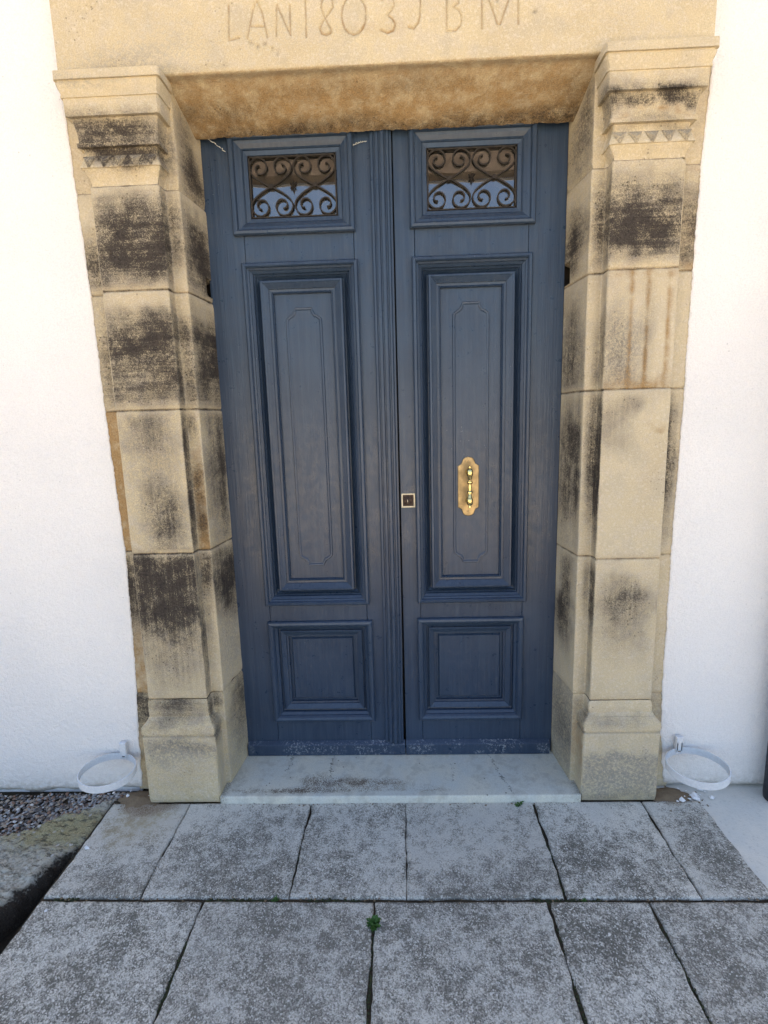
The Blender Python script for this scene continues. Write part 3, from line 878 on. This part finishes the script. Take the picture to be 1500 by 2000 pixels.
# ------------------------------------------------------------------ blue door leaves
def frame_mould(x0, x1, z0, z1, prof, name, parent, y=DOOR_Y, mat=None, smooth=False):
    """prof: (inset, proud) - a mitred frame; closes towards the door at both ends"""
    V, F = [], []
    n = len(prof)
    for (d, h) in prof:
        V += [(x0 + d, y - h, z0 + d), (x1 - d, y - h, z0 + d), (x1 - d, y - h, z1 - d), (x0 + d, y - h, z1 - d)]
    for i in range(n - 1):
        for k_ in range(4):
            a, b = i * 4 + k_, i * 4 + (k_ + 1) % 4
            F.append((a, b, b + 4, a + 4))
    return mk(name, V, F, mat or M_PAINT, parent, smooth)

def field(x0, x1, z0, z1, h, name, parent, mat=None):
    nx, nz_ = 5, 5
    v = [(x0, DOOR_Y - h, z0), (x1, DOOR_Y - h, z0), (x1, DOOR_Y - h, z1), (x0, DOOR_Y - h, z1)]
    return mk(name, v, [(0, 1, 2, 3)], mat or M_PAINT, parent)

_deep = lambda P: [(d, (h * 1.25 if h > 0 else h * 1.9)) for d, h in P]
P_BIG = [(0, 0), (0, .014), (.004, .018), (.013, .019), (.017, .015), (.0175, .010), (.024, .007), (.0245, .003), (.034, -.002), (.036, -.006), (.040, -.008), (.044, -.005), (.046, -.008), (.056, -.014),
         (.060, -.014), (.060, .004), (.063, .0075), (.069, .008), (.072, .006), (.090, -.002), (.0905, -.0045), (.099, -.0048), (.1035, -.003), (.106, -.005), (.107, -.0105)]
P_LOW = [(0, 0), (0, .010), (.004, .014), (.012, .0155), (.020, .012), (.026, .005), (.0265, .001), (.036, -.003), (.039, -.009), (.046, -.010), (.047, -.004), (.050, -.003), (.068, -.009), (.0685, -.012), (.076, -.0125), (.0765, -.019), (.086, -.019), (.092, -.0145)]
P_WIN = [(0, 0), (0, .018), (.004, .023), (.012, .024), (.017, .021), (.020, .014), (.0205, .010), (.030, .008), (.043, .001), (.047, -.004), (.0475, -.008), (.062, -.010), (.063, -.013), (.063, -.055)]

def cartouche(x0, x1, z0, z1, parent):
    """raised pointed line round the field with scooped corners"""
    cx = (x0 + x1) / 2
    hw = (x1 - x0) / 2
    out = []
    def corner(sx, sz, zc):
        # from the flat top to the side through a small ogee notch
        return [(cx + sx * hw * .46, zc), (cx + sx * hw * .52, zc - sz * .012), (cx + sx * hw * .62, zc - sz * .024), (cx + sx * hw * .80, zc - sz * .030),
                (cx + sx * hw * .98, zc - sz * .040), (cx + sx * hw, zc - sz * .060)]
    tr = corner(1, 1, z1); br = corner(1, -1, z0)[::-1]; bl_ = corner(-1, -1, z0); tl = corner(-1, 1, z1)[::-1]
    loop = tr + br + bl_ + tl
    mid = Vector((cx, 0, (z0 + z1) / 2))
    n = len(loop)
    V, F = [], []
    base = DOOR_Y + .0199
    for i, (x, z) in enumerate(loop):
        p0 = Vector((loop[i - 1][0], 0, loop[i - 1][1])); p1 = Vector((loop[(i + 1) % n][0], 0, loop[(i + 1) % n][1]))
        t = (p1 - p0).normalized(); nn = Vector((t.z, 0, -t.x))
        if nn.dot(Vector((x, 0, z)) - mid) < 0: nn = -nn
        for (o_, h) in ((.004, 0), (.0015, .0045), (-.004, .004), (-.008, .0012), (-.016, .0010)):
            V.append((x + nn.x * o_, base - h, z + nn.z * o_))
    m = 5
    for i in range(n):
        j = (i + 1) % n
        for k_ in range(m - 1):
            F.append((i * m + k_, i * m + k_ + 1, j * m + k_ + 1, j * m + k_))
    F.append(tuple(i * m + m - 1 for i in range(n)))
    return mk("cartouche", V, F, M_PAINT, parent)

def scroll_path():
    pts = []
    # from the crossing out to the flank
    p0, p1, p2, p3 = (0.002, .000), (.030, .016), (.076, .036), (.0765, .066)
    for t in np.linspace(0, 1, 15)[:-1]:
        a = (1 - t) ** 3; b = 3 * t * (1 - t) ** 2; c = 3 * t * t * (1 - t); d = t ** 3
        pts.append((a * p0[0] + b * p1[0] + c * p2[0] + d * p3[0], a * p0[1] + b * p1[1] + c * p2[1] + d * p3[1]))
    cx, cz, r0 = .0405, .066, .036
    for k_ in range(0, 31):
        t = k_ / 24.0
        r = r0 * max(.09, 1 - (t / 1.52) ** 1.2)
        a = 2 * math.pi * t
        pts.append((cx + r * math.cos(a), cz + r * 1.06 * math.sin(a)))
    return pts

def flat_bar(path, w, y0, y1):
    """rectangular bar (width w in the plane, depth y0..y1) swept along an x-z path"""
    V, F = [], []
    n = len(path)
    for i in range(n):
        a = path[max(i - 1, 0)]; b = path[min(i + 1, n - 1)]
        dx, dz = b[0] - a[0], b[1] - a[1]
        L = math.hypot(dx, dz) or 1
        nx, nz_ = -dz / L, dx / L
        x, z = path[i]
        for sx, y in ((1, y0), (-1, y0), (-1, y1), (1, y1)):
            V.append((x + sx * nx * w / 2, y, z + sx * nz_ * w / 2))
    for i in range(n - 1):
        for k_ in range(4):
            F.append((i * 4 + k_, i * 4 + (k_ + 1) % 4, i * 4 + 4 + (k_ + 1) % 4, i * 4 + 4 + k_))
    F += [(0, 1, 2, 3), tuple(4 * (n - 1) + k_ for k_ in (3, 2, 1, 0))]
    return V, F

SCROLL_MESH = bpy.data.meshes.new("scroll")
_v, _f2 = flat_bar(scroll_path(), .0050, -.005, .005)
SCROLL_MESH.from_pydata(_v, [], _f2)
SCROLL_MESH.materials.append(M_IRON)
SCROLL_MESH.update()

def iron_grille(x0, x1, z0, z1, parent):
    cx, cz = (x0 + x1) / 2, (z0 + z1) / 2
    yg = DOOR_Y + .017
    m = MB()
    for (a, b, c, d) in ((x0 + .002, x0 + .007, z0, z1), (x1 - .007, x1 - .002, z0, z1), (x0, x1, z1 - .007, z1 - .002), (x0, x1, z0 + .002, z0 + .006)):
        m.box(a, b, yg - .006, yg + .006, c, d)
    g = m.build("grille", M_IRON, parent)
    off = world_loc(g)
    hw = (x1 - x0) / 4
    for sx in (-1, 1):
        for mx in (-1, 1):
            for mz in (-1, 1):
                o = bpy.data.objects.new("scroll", SCROLL_MESH)
                COL.objects.link(o)
                o.parent = g
                o.location = Vector((cx + sx * hw, yg, cz + .002)) - off
                k_ = hw / .0805
                o.scale = (mx * k_, 1, mz * (z1 - z0) / 2 / .1075)
        k2 = MB(); k2.box(cx + sx * hw - .006, cx + sx * hw + .006, yg - .009, yg + .009, cz - .005, cz + .009)
        k2.build("collar", M_IRON, g)
    lf = MB()
    for (ang, L) in ((90, .022), (42, .018), (138, .018), (-90, .024), (-45, .016), (-135, .016)):
        a = math.radians(ang)
        d = Vector((math.cos(a), 0, math.sin(a))); n = Vector((-d.z, 0, d.x))
        c0 = Vector((cx, yg - .004, cz + .004))
        pts = [c0, c0 + d * L * .5 + n * .0035, c0 + d * L, c0 + d * L * .5 - n * .0035, c0 + d * L * .5 + Vector((0, -.005, 0))]
        b = [Vector((p.x, yg + .003, p.z)) for p in pts[:4]]
        lf.add(pts + b, [(0, 1, 4), (1, 2, 4), (2, 3, 4), (3, 0, 4), (0, 5, 6, 1), (1, 6, 7, 2), (2, 7, 8, 3), (3, 8, 5, 0)])
    lf.build("iron_leaf_spray", M_IRON, g)
    return g

def door_leaf(x0, x1, win, big, low, label, kick, tilt):
    root = empty("door_leaf", ((x0 + x1) / 2, DOOR_Y, SILL_Z), label, "door", "leaves of the blue double door")
    T = .055
    zt = 2.520
    def piece(name, a, b, c, d):
        m = MB(); m.box(a, b, DOOR_Y, DOOR_Y + T, c, d, .0012); return m.build(name, M_PAINT, root)
    xl, xr = big[0] + .012, big[1] - .012
    piece("stile", x0, xl, .032, zt); piece("stile", xr, x1, .032, zt)
    e = .0012
    piece("rail", xl + e, xr - e, .032, low[2] + .012)
    piece("rail", xl + e, xr - e, low[3] - .012, big[2] + .012)
    piece("rail", xl + e, xr - e, big[3] - .012, win[2] + .012)
    piece("rail", xl + e, xr - e, win[3] - .02, zt)
    # upright panel with cartouche
    d = .107
    pan = field(big[0] + d, big[1] - d, big[2] + d, big[3] - d, -.0199, "panel", root)
    frame_mould(*big, _deep(P_BIG), "moulding", pan)
    fx0, fx1, fz0, fz1 = big[0] + d, big[1] - d, big[2] + d, big[3] - d
    cartouche((fx0 + fx1) / 2 - .066, (fx0 + fx1) / 2 + .066, fz0 + .055, fz1 - .052, pan)
    d = .092
    pan2 = field(low[0] + d, low[1] - d, low[2] + d, low[3] - d, -.0275, "panel", root)
    frame_mould(*low, _deep(P_LOW), "moulding", pan2)
    # glazed light
    wf = frame_mould(*win, P_WIN, "window_frame", root)
    gx0, gx1, gz0, gz1 = win[0] + .063, win[1] - .063, win[2] + .0475, win[3] - .063
    gx0, gx1, gz0, gz1 = win[0] + .063, win[1] - .063, win[2] + .063, win[3] - .063
    yg = DOOR_Y + .0245
    t = tilt
    mk("glass_pane", [(gx0 - .004, yg, gz0 - .004), (gx1 + .004, yg + t[0], gz0 - .004), (gx1 + .004, yg + t[0] + t[1], gz1 + .004), (gx0 - .004, yg + t[1], gz1 + .004)], [(0, 1, 2, 3)], M_GLASS, wf)
    iron_grille(gx0, gx1, gz0, gz1, root)
    # kick board with a sloped, chipped top
    V = []
    for x in (kick[0], kick[1]):
        V += [(x, DOOR_Y - .001, .092), (x, DOOR_Y - .016, .083), (x, DOOR_Y - .021, .079), (x, DOOR_Y - .022, .0335), (x, DOOR_Y - .001, .0325)]
    mk("kick_board", V, [(0, 1, 6, 5), (1, 2, 7, 6), (2, 3, 8, 7), (3, 4, 9, 8), (0, 4, 3, 2, 1), (5, 6, 7, 8, 9)], M_KICK, root)
    return root

WIN_L = (-.5565, -.1085, 2.139, 2.476); BIG_L = (-.535, -.104, .713, 2.043); LOW_L = (-.533, -.095, .187, .640)
WIN_R = (.0915, .5425, 2.141, 2.476); BIG_R = (.094, .535, .7145, 2.043); LOW_R = (.0915, .5275, .188, .645)
leaf_l = door_leaf(-.664, .0235, WIN_L, BIG_L, LOW_L, "left blue panelled door leaf carrying the fluted meeting strip, no handle", (-.654, .029), (.001, .0))
leaf_r = door_leaf(.0335, .656, WIN_R, BIG_R, LOW_R, "right blue panelled door leaf with brass pull handle and lock", (.033, .644), (-.003, .001))
# fluted meeting strip on the left leaf
AST = [(-.052, .000), (-.052, .012), (-.049, .0155), (-.042, .0155), (-.039, .0125), (-.036, .0125), (-.034, .021), (-.030, .0235), (-.023, .0235), (-.020, .0195), (-.0165, .0195), (-.0145, .029), (-.011, .031), (-.004, .031),
       (-.0005, .0275), (.0015, .0195), (.005, .0195), (.0075, .0225), (.014, .022), (.0165, .0165), (.0185, .0130), (.0250, .0125), (.0255, .000)]
V = []
for z in (.0885, .6, 1.2, 1.8, 2.52):
    V += [(x + .004 - .004 * (z < .3) - .0035 * (1 - z / 2.5), DOOR_Y - h * .9, z) for x, h in AST]
mk("meeting_strip", V, grid_faces(5, len(AST), flip=True) + [tuple(range(len(AST)))], M_PAINT, leaf_l)

# pull handle on the right leaf
hy = DOOR_Y + .0199
hx = .305
cz0, cz1 = 1.0675, 1.3055
out = []
def plate_outline():
    hw, zc = .0415, (cz0 + cz1) / 2
    hh = (cz1 - cz0) / 2
    q = [(hw, 0), (hw, hh - .036), (hw - .004, hh - .033), (hw - .008, hh - .030), (hw - .014, hh - .027), (hw - .017, hh - .018), (hw - .020, hh - .010), (hw - .027, hh - .003), (0, hh)]
    right = q[1:]
    loop = [(x, z) for x, z in right] + [(-x, z) for x, z in right[:-1][::-1]]
    loop += [(x, -z) for x, z in [(-a, b) for a, b in right]] + [(x, -z) for x, z in right[:-1][::-1]]
    return [(hx + x, zc + z) for x, z in loop]
loop = plate_outline()
n = len(loop)
cx_, cz_ = hx, (cz0 + cz1) / 2
V = [(x, hy - .001, z) for x, z in loop] + [(x, hy - .0035, z) for x, z in loop] + [(cx_ + (x - cx_) * .95, hy - .0052, cz_ + (z - cz_) * .98) for x, z in loop]
F = [(i, (i + 1) % n, n + (i + 1) % n, n + i) for i in range(n)] + [(n + i, n + (i + 1) % n, 2 * n + (i + 1) % n, 2 * n + i) for i in range(n)]
F.append(tuple(range(2 * n, 3 * n)))
handle = mk("door_handle", V, F, M_PLATE, leaf_r)
gy = hy - .046
g = MB()
z0h, z1h = 1.118, 1.2625
prof = [(z0h - .012, .002), (z0h - .010, .0055), (z0h - .004, .0060), (z0h - .001, .005), (z0h + .002, .010), (z0h + .006, .0122), (z0h + .024, .0122), (z0h + .028, .0105), (z0h + .031, .0085), (z0h + .036, .0092), (z0h + .040, .0065),
        (z0h + .046, .0062), (z0h + .047, .0105), (z0h + .052, .0112), (z0h + .056, .0100), (z0h + .058, .0062), (z0h + .072, .0072), (z0h + .083, .0062), (z0h + .085, .0100), (z0h + .090, .0112), (z0h + .094, .0105), (z0h + .096, .0062),
        (z0h + .103, .0066), (z0h + .107, .0092), (z0h + .112, .0085), (z0h + .115, .0105), (z0h + .119, .0122), (z0h + .137, .0122), (z0h + .141, .010), (z0h + .144, .005), (z0h + .147, .0060), (z0h + .153, .0055), (z0h + .155, .002)]
g.lathe_z(hx, gy, prof, 20)
g.build("grip", M_BRASS, handle, True, 50)
for pzc in (z0h + .015, z0h + .128):
    p = MB(); p.lathe_y(hx, pzc, [(hy - .006, .0125), (hy - .010, .0118), (hy - .014, .008), (gy + .006, .0075)], 14)
    p.build("post", M_BRASS, handle, True, 50)
for pzc in (cz0 + .020, cz1 - .020):
    p = MB(); p.lathe_y(hx, pzc, [(hy - .0055, .0042), (hy - .0075, .0036), (hy - .008, .001)], 10)
    p.build("screw", M_PLATE, handle, True, 50)

# lock let into the meeting edge of the right leaf
lx, lz = .0640, 1.139
lock = frame_mould(lx - .0275, lx + .0275, lz - .0285, lz + .0285, [(0, 0), (0, .004), (.0008, .0048), (.0055, .0048), (.0062, .003), (.0062, .0012)], "lock_plate", leaf_r, DOOR_Y, M_PALE)
m = MB(); m.box(lx - .0215, lx + .0215, DOOR_Y - .0022, DOOR_Y - .0005, lz - .0225, lz + .0225); m.build("lock_case", M_DARKM, lock)
m = MB(); m.lathe_y(lx - .002, lz - .001, [(DOOR_Y - .0024, .0165), (DOOR_Y - .006, .0160), (DOOR_Y - .007, .0140), (DOOR_Y - .0068, .0100), (DOOR_Y - .0085, .0094), (DOOR_Y - .009, .0080)], 20); m.build("lock_cylinder", M_DARKM, lock, True, 40)
m = MB(); m.box(lx - .0035, lx - .0015, DOOR_Y - .0096, DOOR_Y - .0088, lz - .0065, lz + .0045); m.build("keyhole", M_PALE, lock)

# ------------------------------------------------------------------ flowerpot rings, pipe
def pot_ring(x, y, z, r, label, seed, br, tilt):
    root = empty("pot_ring", (x, y, z), label, "pot holder", "white pot holder rings beside the door")
    seg = 44
    V, F = [], []
    for i in range(seg):
        a = 2 * math.pi * i / seg
        c, s_ = math.cos(a), math.sin(a)
        dz = -tilt * s_ * 0 + tilt * (-c)
        for (rr, hz) in ((r, -.013), (r, .013), (r - .0035, .0135), (r - .0035, -.013)):
            V.append((x + rr * c, y + rr * s_, z + hz + dz))
    for i in range(seg):
        j = (i + 1) % seg
        for k_ in range(4):
            F.append((i * 4 + k_, j * 4 + k_, j * 4 + (k_ + 1) % 4, i * 4 + (k_ + 1) % 4))
    mk("band", V, F, M_WHITE, root, True, None, 40)
    m = MB(); m.box(br - .013, br + .013, .050, .0655, z + .005, z + .062, .002)
    m.build("wall_plate", M_WHITE, root)
    m = MB()
    m.box(br - .010, br - .006, y + r - .014, .052, z - .004, z + .040); m.box(br + .006, br + .010, y + r - .014, .052, z - .004, z + .040)
    m.build("bracket", M_WHITE, root)
    m = MB(); m.box(br - .0055, br + .0055, y + r - .010, .0515, z + .002, z + .034); m.build("slot_shade", M_DARKM, root)  # dark block standing in for the shade in the bracket's slot
    return root
pot_ring(-1.106, -.037, .165, .100, "white metal pot ring on the wall left of the sooty pilaster", 1, -1.090, .006)
pot_ring(1.098, -.040, .170, .104, "white metal pot ring on the wall between pilaster and dark pipe", 2, 1.080, -.004)

m = MB()
m.lathe_z(1.436, .012, [(-.003, .044), (.02, .046), (.05, .0455), (1.2, .0455), (3.0, .0455), (5.8, .0455)], 24)
pipe_root = empty("downpipe", (1.436, .012, -.003), "dark round downpipe standing against the white wall at the right edge", "pipe")
m.build("pipe", M_PIPE, pipe_root, True, 40)
m = MB(); m.lathe_z(1.436, .012, [(2.0, .0462), (2.002, .049), (2.028, .049), (2.03, .0462)], 24); m.box(1.43, 1.442, .058, .068, 2.004, 2.026); m.build("clamp", M_PIPE, pipe_root, True, 40)

# ------------------------------------------------------------------ rock, gravel, dirt on the left
def rock():
    rows = list(np.linspace(.05, -1.3, 190))
    cols = [0, 0, .012, .03] + list(np.linspace(.04, .5, 70)) + list(np.linspace(.52, 1, 30))
    V, W = [], []
    for i, y in enumerate(rows):
        xr = -1.131 if y > -.19 else -1.131 - .38 * (-.19 - y) if y > -.55 else -1.268 - .2 * (-.55 - y)
        xr += .008 * nz(0, y, 0, 14) + .004 * nz(0, y, 0, 45)
        for j, t in enumerate(cols):
            x = xr - t * 1.1
            by = .028 + (x + 1.15) * .62 + .012 * nz(x, 0, 0, 12)
            z = -.004 + .012 * nz(x, y, 0, 5) + .009 * nz(x, y * 1.6, 0, 15) + .010 * nz(x, y * 1.7, 0, 38) + .006 * nz(x, y, 0, 90)
            over = max(0.0, y - by)
            z -= min(.06, over * 2.2)
            if y < -.16:                                   # slopes into the gap
                z -= .03 * math.exp(-((x - xr) / .022) ** 2) * min(1, (-.16 - y) / .1)
            if j == 0: z = -.105
            elif j == 1: z -= .016
            moss = max(0.0, math.exp(-((x - by * 0 + 1.25) / .22) ** 2 - ((y + .12) / .10) ** 2)) * 1.1 + .25
            dark = 1.2 * math.exp(-((x - xr - .014 * nz(x, y, 0, 25)) / .035) ** 2) * (min(1, max(0, (-.17 - y) / .06)))  # gap shade painted on as a near-black edge of the rock
            V.append((x, y, z)); W.append((moss, dark, 0, 1))
    o = mk("mossy_rock", V, grid_faces(len(rows), len(cols)), M_ROCK, None, True, W)
    tag(o, "flat mossy grey rock at the paving's left edge below the wall", "rock")
rock()

def pebble_mesh(mb, x, y, z, r):
    a = random.random() * 6.28
    sx, sy, sz = r * random.uniform(.7, 1.3), r * random.uniform(.6, 1.0), r * random.uniform(.45, .8)
    v = []
    for (px, py, pz) in ((1, 0, 0), (.3, .95, .1), (-.8, .6, 0), (-.9, -.5, .1), (.2, -1, 0), (0, 0, 1), (.2, .1, -1)):
        px += random.uniform(-.2, .2); py += random.uniform(-.2, .2)
        X, Y = px * sx, py * sy
        v.append((x + X * math.cos(a) - Y * math.sin(a), y + X * math.sin(a) + Y * math.cos(a), z + pz * sz))
    mb.add(v, [(0, 1, 5), (1, 2, 5), (2, 3, 5), (3, 4, 5), (4, 0, 5), (1, 0, 6), (2, 1, 6), (3, 2, 6), (4, 3, 6), (0, 4, 6)])

gr = [MB() for _ in M_PEB]
for k in range(4200):
    x = random.uniform(-2.1, -1.05)
    by = .028 + (x + 1.15) * .62
    y = random.uniform(max(by - .03, -.5), .075)
    if y < by - .01 and random.random() < .7: continue
    pebble_mesh(gr[random.choices(range(5), (4, 2, 4, 4, 1.2))[0]], x, y, -.016 + random.uniform(-.008, .006), random.uniform(.003, .0095))
gv, gf, gm = [], [], []
for i, b in enumerate(gr):
    o_ = len(gv)
    gv += b.v; gf += [tuple(o_ + q for q in f) for f in b.f]; gm += [i] * len(b.f)
gravel = mk("gravel", gv, gf, M_PEB[0])
for mt in M_PEB[1:]: gravel.data.materials.append(mt)
gravel.data.polygons.foreach_set("material_index", gm)
tag(gravel, kind='stuff')
sheet("gravel_bed", [(-2.6, -.5), (-1.14, -.02), (-1.0, -.0), (-1.0, .12), (-2.6, .12)], -.024, M_SOIL)

def dirt_mound(name, cx, cy, rx, ry, h, zb, mat, kind='stuff'):
    V, F = [], []
    nr, na = 12, 40
    for i in range(nr + 1):
        t = i / nr
        for j in range(na):
            a = 2 * math.pi * j / na
            k_ = 1 + .28 * nz(math.cos(a) * 1.4, math.sin(a) * 1.4, cx, 1.6) + .12 * nz(math.cos(a) * 4, math.sin(a) * 4, cx, 2)
            x, y = cx + rx * t * k_ * math.cos(a), cy + ry * t * k_ * math.sin(a)
            V.append((x, y, zb - .003 + h * (1 - t ** 2) + (.0025 * nz(x, y, 0, 60) + .0015 * nz(x, y, 0, 140)) * (1 - .7 * t)))
    for i in range(nr):
        for j in range(na):
            F.append((i * na + j, (i + 1) * na + j, (i + 1) * na + (j + 1) % na, i * na + (j + 1) % na))
    o = mk(name, V, F, mat, None, True)
    return tag(o, kind=kind)
dirt_mound("dirt", 1.045, .035, .085, .045, .012, .0, M_DIRT)
dirt_mound("dirt", -1.035, .025, .085, .060, .014, -.002, M_DIRT)

# crumbs of mortar and grit along the foot of the stones
cr = MB()
for k in range(420):
    w = random.random()
    if w < .30: x, y = random.uniform(-1.09, -.94), random.gauss(-.005, .03)
    elif w < .55: x, y = random.uniform(.97, 1.16), random.gauss(.02, .025)
    elif w < .75: x, y = random.uniform(-.7, .7), random.uniform(-.02, -.005)
    else: x, y = random.uniform(-1.1, 1.1), random.choice((-.416, -.419)) + random.gauss(0, .006)
    pebble_mesh(cr, x, y, random.uniform(-.004, .002), random.uniform(.0015, .0045))
grit = cr.build("grit", M_DIRT)
tag(grit, kind='stuff')

lm = MB()
for k in range(16):
    x = random.gauss(1.12, .06); y = random.uniform(-.005, .07)
    pebble_mesh(lm, x, y, .004, random.choice((.004, .006, .008, .012, .017)))
for k in range(4):
    pebble_mesh(lm, random.gauss(-1.08, .05), random.uniform(.03, .07), .004, random.choice((.004, .006, .010)))
crumbs = lm.build("broken_plaster", M_PLASTER)
tag(crumbs, kind='stuff')

# mossy tufts in the joints
mo = MB()
def moss_run(x0, y0, x1, y1, n, w, hz=.006):
    for k in range(n):
        t = random.random()
        x, y = x0 + (x1 - x0) * t + random.gauss(0, w), y0 + (y1 - y0) * t + random.gauss(0, w)
        pebble_mesh(mo, x, y, random.uniform(-.012, -.004), random.uniform(.003, hz))
moss_run(-.60, -.416, -.40, -.418, 90, .003); moss_run(-.28, -.417, -.12, -.417, 60, .002); moss_run(.40, -.417, .62, -.417, 100, .003)
moss_run(-.073, -.46, -.077, -.76, 90, .002, .004); moss_run(-.609, -.55, -.613, -.80, 110, .002, .005); moss_run(.513, -.2, .513, -.4, 70, .002, .004)
moss_run(.46, -.5, .456, -.8, 90, .002, .004); moss_run(.76, -.5, .757, -.8, 90, .002, .004); moss_run(-.342, -.15, -.342, -.38, 70, .002, .004); moss_run(.026, -.03, .026, -.25, 40, .002, .003)
moss_run(-1.08, -.402, -1.03, -.405, 160, .014, .009)
moss = mo.build("moss", M_MOSS)
tag(moss, kind='stuff')

# ------------------------------------------------------------------ weeds, specks, cobwebs
def weed(x, y, z, n, L, label, seed, flat=.5):
    rnd = random.Random(seed)
    m = MB()
    for k in range(n):
        a = rnd.uniform(0, 2 * math.pi); el = rnd.uniform(.15, 1.2) * flat + .1
        d = Vector((math.cos(a) * math.cos(el), math.sin(a) * math.cos(el), math.sin(el)))
        l = L * rnd.uniform(.45, 1.0)
        base = Vector((x + rnd.gauss(0, L * .12), y + rnd.gauss(0, L * .12), z))
        side = d.cross(Vector((0, 0, 1))).normalized()
        stem_end = base + d * l * .55
        m.tube([base, base + d * l * .3, stem_end], .0007, 4)
        for q in range(3):
            t = (.35, .45, .55)[q]
            sd = (side, -side, d)[q]
            c = base + d * l * t
            dir_ = (sd * .8 + d * .5).normalized() if q < 2 else d
            w = l * .16; ll = l * .42
            up = Vector((0, 0, 1))
            s2 = dir_.cross(up).normalized()
            tip = c + dir_ * ll - up * ll * .15
            mid = c + dir_ * ll * .5 + up * ll * .06
            m.add([c, mid + s2 * w, tip, mid - s2 * w], [(0, 1, 2), (0, 2, 3)])
    o = m.build("weed", M_WEED, None, False, loc=(x, y, z))
    return tag(o, label, "weed", "small weeds in the paving joints")
weed(-.072, -.497, -.008, 34, .034, "largest bright green weed in the joint of the front paving row", 1, .9)
weed(-.384, -.416, -.008, 20, .020, "small round green weed in the cross joint left of centre", 2, .8)
weed(.459, -.004, .0, 13, .034, "spreading dark green weed at the doorstep's edge by the right pilaster", 3, .35)
weed(.567, -.417, -.008, 12, .015, "tiny yellowish weed in the cross joint right of centre", 4, .9)

fl = MB(); pebble_mesh(fl, -1.099, -.218, .002, .012)
o = fl.build("stone_chip", M_WHITE); tag(o, "white chip lying on the left corner of the paving", "chip")
fl = MB(); pebble_mesh(fl, -1.085, -.46, .002, .008)
o = fl.build("stone_chip", M_WHITE); tag(o, "smaller pale chip on the front row slab by the dark gap", "chip")

def cobweb(pts, label):
    m = MB()
    P_ = []
    for a, b in zip(pts[:-1], pts[1:]):
        for t in np.linspace(0, 1, 10)[:-1]:
            q = Vector(a).lerp(Vector(b), t); P_.append(q + Vector((random.gauss(0, .0012), random.gauss(0, .001), random.gauss(0, .0016))))
    P_.append(Vector(pts[-1]))
    m.tube(P_, [.0006 + .0012 * random.random() for _ in P_], 5)
    o = m.build("cobweb", M_WEB)
    tag(o, label, "cobweb", "cobwebs at the top of the door")
cobweb([(-.640, DOOR_Y - .03, 2.468), (-.60, DOOR_Y - .025, 2.446), (-.562, DOOR_Y - .02, 2.416)], "dusty cobweb strand in the top left corner of the doorway")
cobweb([(-.106, DOOR_Y - .012, 2.424), (-.085, DOOR_Y - .008, 2.432), (-.058, DOOR_Y - .010, 2.434)], "short cobweb strand between left window frame and meeting strip")
for (x, z, r) in ((.029, 2.455, .003), (.0285, 2.424, .0035), (.029, 2.41, .002)):
    pass

# ------------------------------------------------------------------ timber porch beam whose underside the panes mirror
porch = empty("porch_frame", (0, -2.9, 0), "brown timber porch beam on posts facing the door, seen mirrored in the panes", "porch")
m = MB(); m.box(-4.0, 4.0, -3.0, -2.84, 3.67, 4.30); m.build("beam", M_WOOD, porch)
m = MB(); m.box(-4.0, 4.0, -3.004, -2.996, 3.646, 3.668); m.build("gutter_edge", M_WHITE, porch)
for sx in (-1, 1):
    m = MB(); m.box(sx * 3.9 - .08, sx * 3.9 + .08, -2.99, -2.85, -.13, 3.638); m.build("post", M_WOOD, porch)
